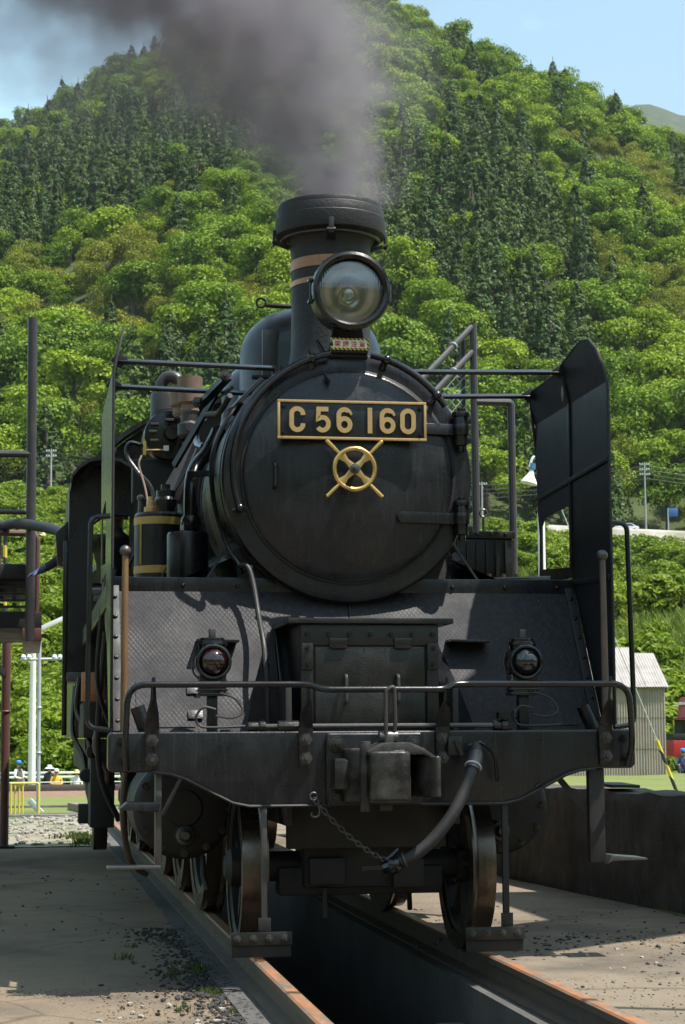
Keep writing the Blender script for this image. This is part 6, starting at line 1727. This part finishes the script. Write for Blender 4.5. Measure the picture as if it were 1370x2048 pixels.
def stand(loc, rz, label, shirt, trousers, arm=None, hatk=None, hatm=None, scale=1.0, bend=None):
    J = dict(BASE)
    if bend == 'hands_front':
        J.update({'wrl': (-.12, -.25, 1.10), 'hal': (-.06, -.30, 1.12), 'wrr': (.12, -.25, 1.10), 'har': (.06, -.30, 1.12), 'ell': (-.26, -.03, 1.15), 'elr': (.26, -.03, 1.15)})
    f, mats = dressed(shirt, trousers, arm)
    if bend == 'hands_front':
        g = f
        f = lambda c: 5 if (c.y < -.235 and c.z > 1.0) else g(c)
    o = skin_person('person', loc, rz, J, EDG, RAD, f, mats, label, scale, 'spectators')
    face(o)
    if hatk: hat(o, hatk, hatm)
    return o
gz = -1.5
stand((-1.94, 62.5, gz), R(55), 'person in a blue cap, white sleeves and olive vest by the guard rail', 'cloth_olive', 'cloth_dark', 'cloth_white', 'cap', 'cloth_blue', 1.0, 'hands_front')
stand((-.82, 62.3, gz), R(150), 'person in a dark top and wide white hat seen from behind', 'cloth_dark', 'cloth_dark', None, 'brim', 'cloth_white', .90)
stand((-.60, 60.2, gz), R(10), 'person in a yellow jacket and pale cap by the wire fence', 'cloth_yellow', 'cloth_dark', None, 'cap', 'cloth_white', .84, 'hands_front')
stand((.11, 60.1, gz), R(-15), 'person in white with a straw hat beside the cylinder', 'cloth_white', 'cloth_dark', None, 'brim', 'straw', .82)
stand((.62, 60.6, gz), R(-30), 'person in white half hidden behind the locomotive steps', 'cloth_white', 'cloth_dark', None, 'cap', 'cloth_white', .85)

SIT = {k: (v[0], v[1], v[2] - .66) for k, v in BASE.items()}
SIT.update({'knl': (-.15, -.40, .46), 'anl': (-.14, -.46, .09), 'tol': (-.14, -.62, .04), 'knr': (.15, -.40, .46), 'anr': (.14, -.46, .09), 'tor': (.14, -.62, .04),
            'ell': (-.26, -.10, .52), 'wrl': (-.17, -.34, .50), 'hal': (-.14, -.40, .52), 'elr': (.26, -.10, .52), 'wrr': (.17, -.34, .50), 'har': (.14, -.40, .52)})
def sit(loc, rz, label, shirt, trousers, hatm, scale=1.0):
    mats = [shirt, trousers, 'skin', 'coal']
    def f(c):
        if c.z > .84: return 2
        if c.z < .075: return 3
        if c.z < .24 or c.y < -.30 and c.z < .47: return 1
        if c.y < -.36 and c.z > .47: return 2
        return 0
    o = skin_person('person', loc, rz, SIT, EDG, RAD, f, mats, label, scale, 'spectators')
    face(o, (0, -.01, .94)); hat(o, 'cap', hatm, (0, -.01, 1.0))
    return o
paint('stripe_shirt', (0.03, 0.04, 0.10), (0.3, 0.3, 0.34), 0.4, (0.8, 0.95), streak=0, bump=0.1)
for (L_, D_), rz, lab, sh, hm in [((12.25, 69.5), R(-10), 'person in a dark striped shirt and blue cap at the right edge', 'stripe_shirt', 'cloth_blue'),
                             ((9.13, 69.5), R(20), 'person in white crouching beside the shed left of the step', 'cloth_white', 'cloth_white'),
                             ((8.25, 69.8), R(0), 'person in pale clothes crouching under the beam at the right', 'cloth_olive', 'cloth_white')]:
    p = valley(L_, D_); sit(p, rz - YAW, lab, sh, 'cloth_dark', hm)

# walkers on the valley road
for k, (L_, lab) in enumerate([(-60.6, 'leftmost'), (-57.2, 'second from the left'), (-54.6, 'nearest the tall grey post')]):
    p = valley(L_, 321.2)
    o = stand(p, R(30 * k), 'tiny figure in white on the valley road, ' + lab, 'cloth_white', 'cloth_white', None, 'cap', 'cloth_white', 1.05)
    o['group'] = 'walkers on the valley road'

# driver leaning out of the cab
J = dict(SIT)
J.update({'shl': (-.17, -.01, .74), 'ell': (-.40, -.05, .62), 'wrl': (-.58, -.02, .50), 'hal': (-.635, -.02, .475)})
RD = dict(RAD)
ED = list(EDG)
for k, (dx, dz, ln) in enumerate([(-.004, .030, .055), (-.010, .012, .072), (-.012, -.006, .076), (-.010, -.022, .068)]):
    J['f%da' % k] = (-.655, -.035 + k * .016, .470 + .0); J['f%db' % k] = (-.690, -.035 + k * .018, .452); J['f%dc' % k] = (-.705, -.035 + k * .018, .425)
    RD['f%da' % k] = .010; RD['f%db' % k] = .009; RD['f%dc' % k] = .007
    ED += [('hal', 'f%da' % k), ('f%da' % k, 'f%db' % k), ('f%db' % k, 'f%dc' % k)]
J['tha'] = (-.640, -.065, .462); J['thb'] = (-.665, -.085, .440); RD['tha'] = .011; RD['thb'] = .009; ED += [('hal', 'tha'), ('tha', 'thb')]
paint('glove_blue', (0.06, 0.08, 0.17), (0.05, 0.06, 0.12), 0.3, (0.7, 0.9), streak=0, bump=0.1)
def fdrv(c):
    if c.x < -.57: return 3
    if c.z > .84: return 1
    if c.z < .075: return 2
    return 0
drv = skin_person('person', (-.95, 6.95, 1.93), 0, J, ED, RD, fdrv, ['cloth_navy', 'skin', 'coal', 'glove_blue'],
                  'driver in dark overalls and cap leaning out of the cab with a gloved hand', 1.03)
face(drv, (0, -.01, .94)); hat(drv, 'cap', 'cloth_navy', (0, -.01, 1.0))
MB().box(-.25, .25, -.1, .25, .08, .13).build('seat_pad', 'cloth_dark', None, loc=(-.95, 6.95, 1.93 - .02))
st = bpy.data.objects['seat_pad']; st.parent = LOCO

# ------------------------------------------------------------------ smoke
def smoke():
    mt = bpy.data.materials.new('smoke'); mt.use_nodes = True; M['smoke'] = mt
    n, l = mt.node_tree.nodes, mt.node_tree.links
    n.remove(n['Principled BSDF'])
    out = n['Material Output']
    pv = n.new('ShaderNodeVolumePrincipled')
    pv.inputs['Color'].default_value = (0.37, 0.345, 0.385, 1)
    pv.inputs['Anisotropy'].default_value = 0.1
    tc_ = n.new('ShaderNodeTexCoord'); sep = n.new('ShaderNodeSeparateXYZ'); l.new(tc_.outputs['Object'], sep.inputs[0])
    def mth(op, a, b=None, c=None, clamp=False):
        x = n.new('ShaderNodeMath'); x.operation = op; x.use_clamp = clamp
        for i, v in enumerate((a, b, c)):
            if v is None: continue
            if isinstance(v, (int, float)): x.inputs[i].default_value = v
            else: l.new(v, x.inputs[i])
        return x.outputs[0]
    # swirling displacement of the coordinates
    nz_ = n.new('ShaderNodeTexNoise'); nz_.inputs['Scale'].default_value = 2.1; nz_.inputs['Detail'].default_value = 3; l.new(tc_.outputs['Object'], nz_.inputs['Vector'])
    s2 = n.new('ShaderNodeSeparateXYZ'); l.new(nz_.outputs['Color'], s2.inputs[0])
    Z = mth('MAXIMUM', sep.outputs['Z'], 0.0)
    wob = mth('MULTIPLY', mth('MINIMUM', Z, 1.2), 0.85)
    x = mth('ADD', sep.outputs['X'], mth('MULTIPLY', mth('SUBTRACT', s2.outputs[0], 0.5), wob))
    y = mth('ADD', sep.outputs['Y'], mth('MULTIPLY', mth('SUBTRACT', s2.outputs[1], 0.5), wob))
    ax = mth('ADD', mth('MULTIPLY', Z, -0.08), mth('MULTIPLY', mth('MULTIPLY', Z, Z), -0.30))
    ay = mth('MULTIPLY', Z, 0.25)
    r = mth('ADD', mth('ADD', 0.20, mth('MULTIPLY', Z, 0.25)), mth('MULTIPLY', mth('MULTIPLY', Z, Z), 0.10))
    dx = mth('DIVIDE', mth('SUBTRACT', x, ax), r); dy = mth('DIVIDE', mth('SUBTRACT', y, ay), r)
    d2 = mth('ADD', mth('MULTIPLY', dx, dx), mth('MULTIPLY', dy, dy))
    core = mth('POWER', 2.718, mth('MULTIPLY', d2, -1.15))
    det = n.new('ShaderNodeTexNoise'); det.inputs['Scale'].default_value = 3.6; det.inputs['Detail'].default_value = 5; det.inputs['Roughness'].default_value = 0.6
    l.new(tc_.outputs['Object'], det.inputs['Vector'])
    dn = mth('MULTIPLY', mth('SUBTRACT', det.outputs['Fac'], 0.39), 4.6, clamp=True)
    dens = mth('MULTIPLY', mth('MULTIPLY', core, dn), mth('DIVIDE', 22.0, mth('ADD', 1.0, mth('MULTIPLY', Z, 1.6))))
    # thin drifting veil to the left
    vx = mth('DIVIDE', mth('ADD', x, 1.55), 1.25); vy = mth('DIVIDE', mth('SUBTRACT', y, .8), .8); vz = mth('DIVIDE', mth('SUBTRACT', Z, 1.25), .55)
    v2 = mth('ADD', mth('ADD', mth('MULTIPLY', vx, vx), mth('MULTIPLY', vy, vy)), mth('MULTIPLY', vz, vz))
    veil = mth('MULTIPLY', mth('POWER', 2.718, mth('MULTIPLY', v2, -1.2)), mth('MULTIPLY', mth('SUBTRACT', det.outputs['Fac'], 0.36), 4.2, clamp=True))
    dens = mth('ADD', dens, mth('MULTIPLY', veil, 1.0))
    # fade at the walls of the domain
    edge = mth('MULTIPLY', mth('MULTIPLY', sep.outputs['Z'], 25, clamp=True), mth('MULTIPLY', mth('SUBTRACT', 4.6, sep.outputs['Z']), 2.0, clamp=True))
    dens = mth('MULTIPLY', dens, edge)
    dens = mth('MAXIMUM', mth('SUBTRACT', dens, 0.02), 0.0)
    l.new(dens, pv.inputs['Density']); l.new(pv.outputs[0], out.inputs['Volume'])
    try: mt.cycles.volume_step_rate = 0.6
    except Exception: pass
smoke()
b = MB(); b.box(-4.6, 1.0, -1.0, 3.0, -.02, 4.8)
o = b.build('smoke_plume', 'smoke', None, loc=(0, 1.36, 4.03), smooth=False)
tag(o, 'grey brown smoke rising from the chimney and drifting to the left', 'smoke', kind='stuff')

# ------------------------------------------------------------------ valley haze
mt = bpy.data.materials.new('haze'); mt.use_nodes = True; M['haze'] = mt
nn_, ll_ = mt.node_tree.nodes, mt.node_tree.links
nn_.remove(nn_['Principled BSDF'])
pv = nn_.new('ShaderNodeVolumePrincipled'); pv.inputs['Color'].default_value = (0.80, 0.88, 1.0, 1); pv.inputs['Density'].default_value = 0.000035; pv.inputs['Anisotropy'].default_value = 0.2
ll_.new(pv.outputs[0], nn_['Material Output'].inputs['Volume'])
b = MB(); b.box(-1900, 2600, -700, 3500, -4, 1120)
tag(b.build('haze', 'haze', None, smooth=False), kind='stuff')
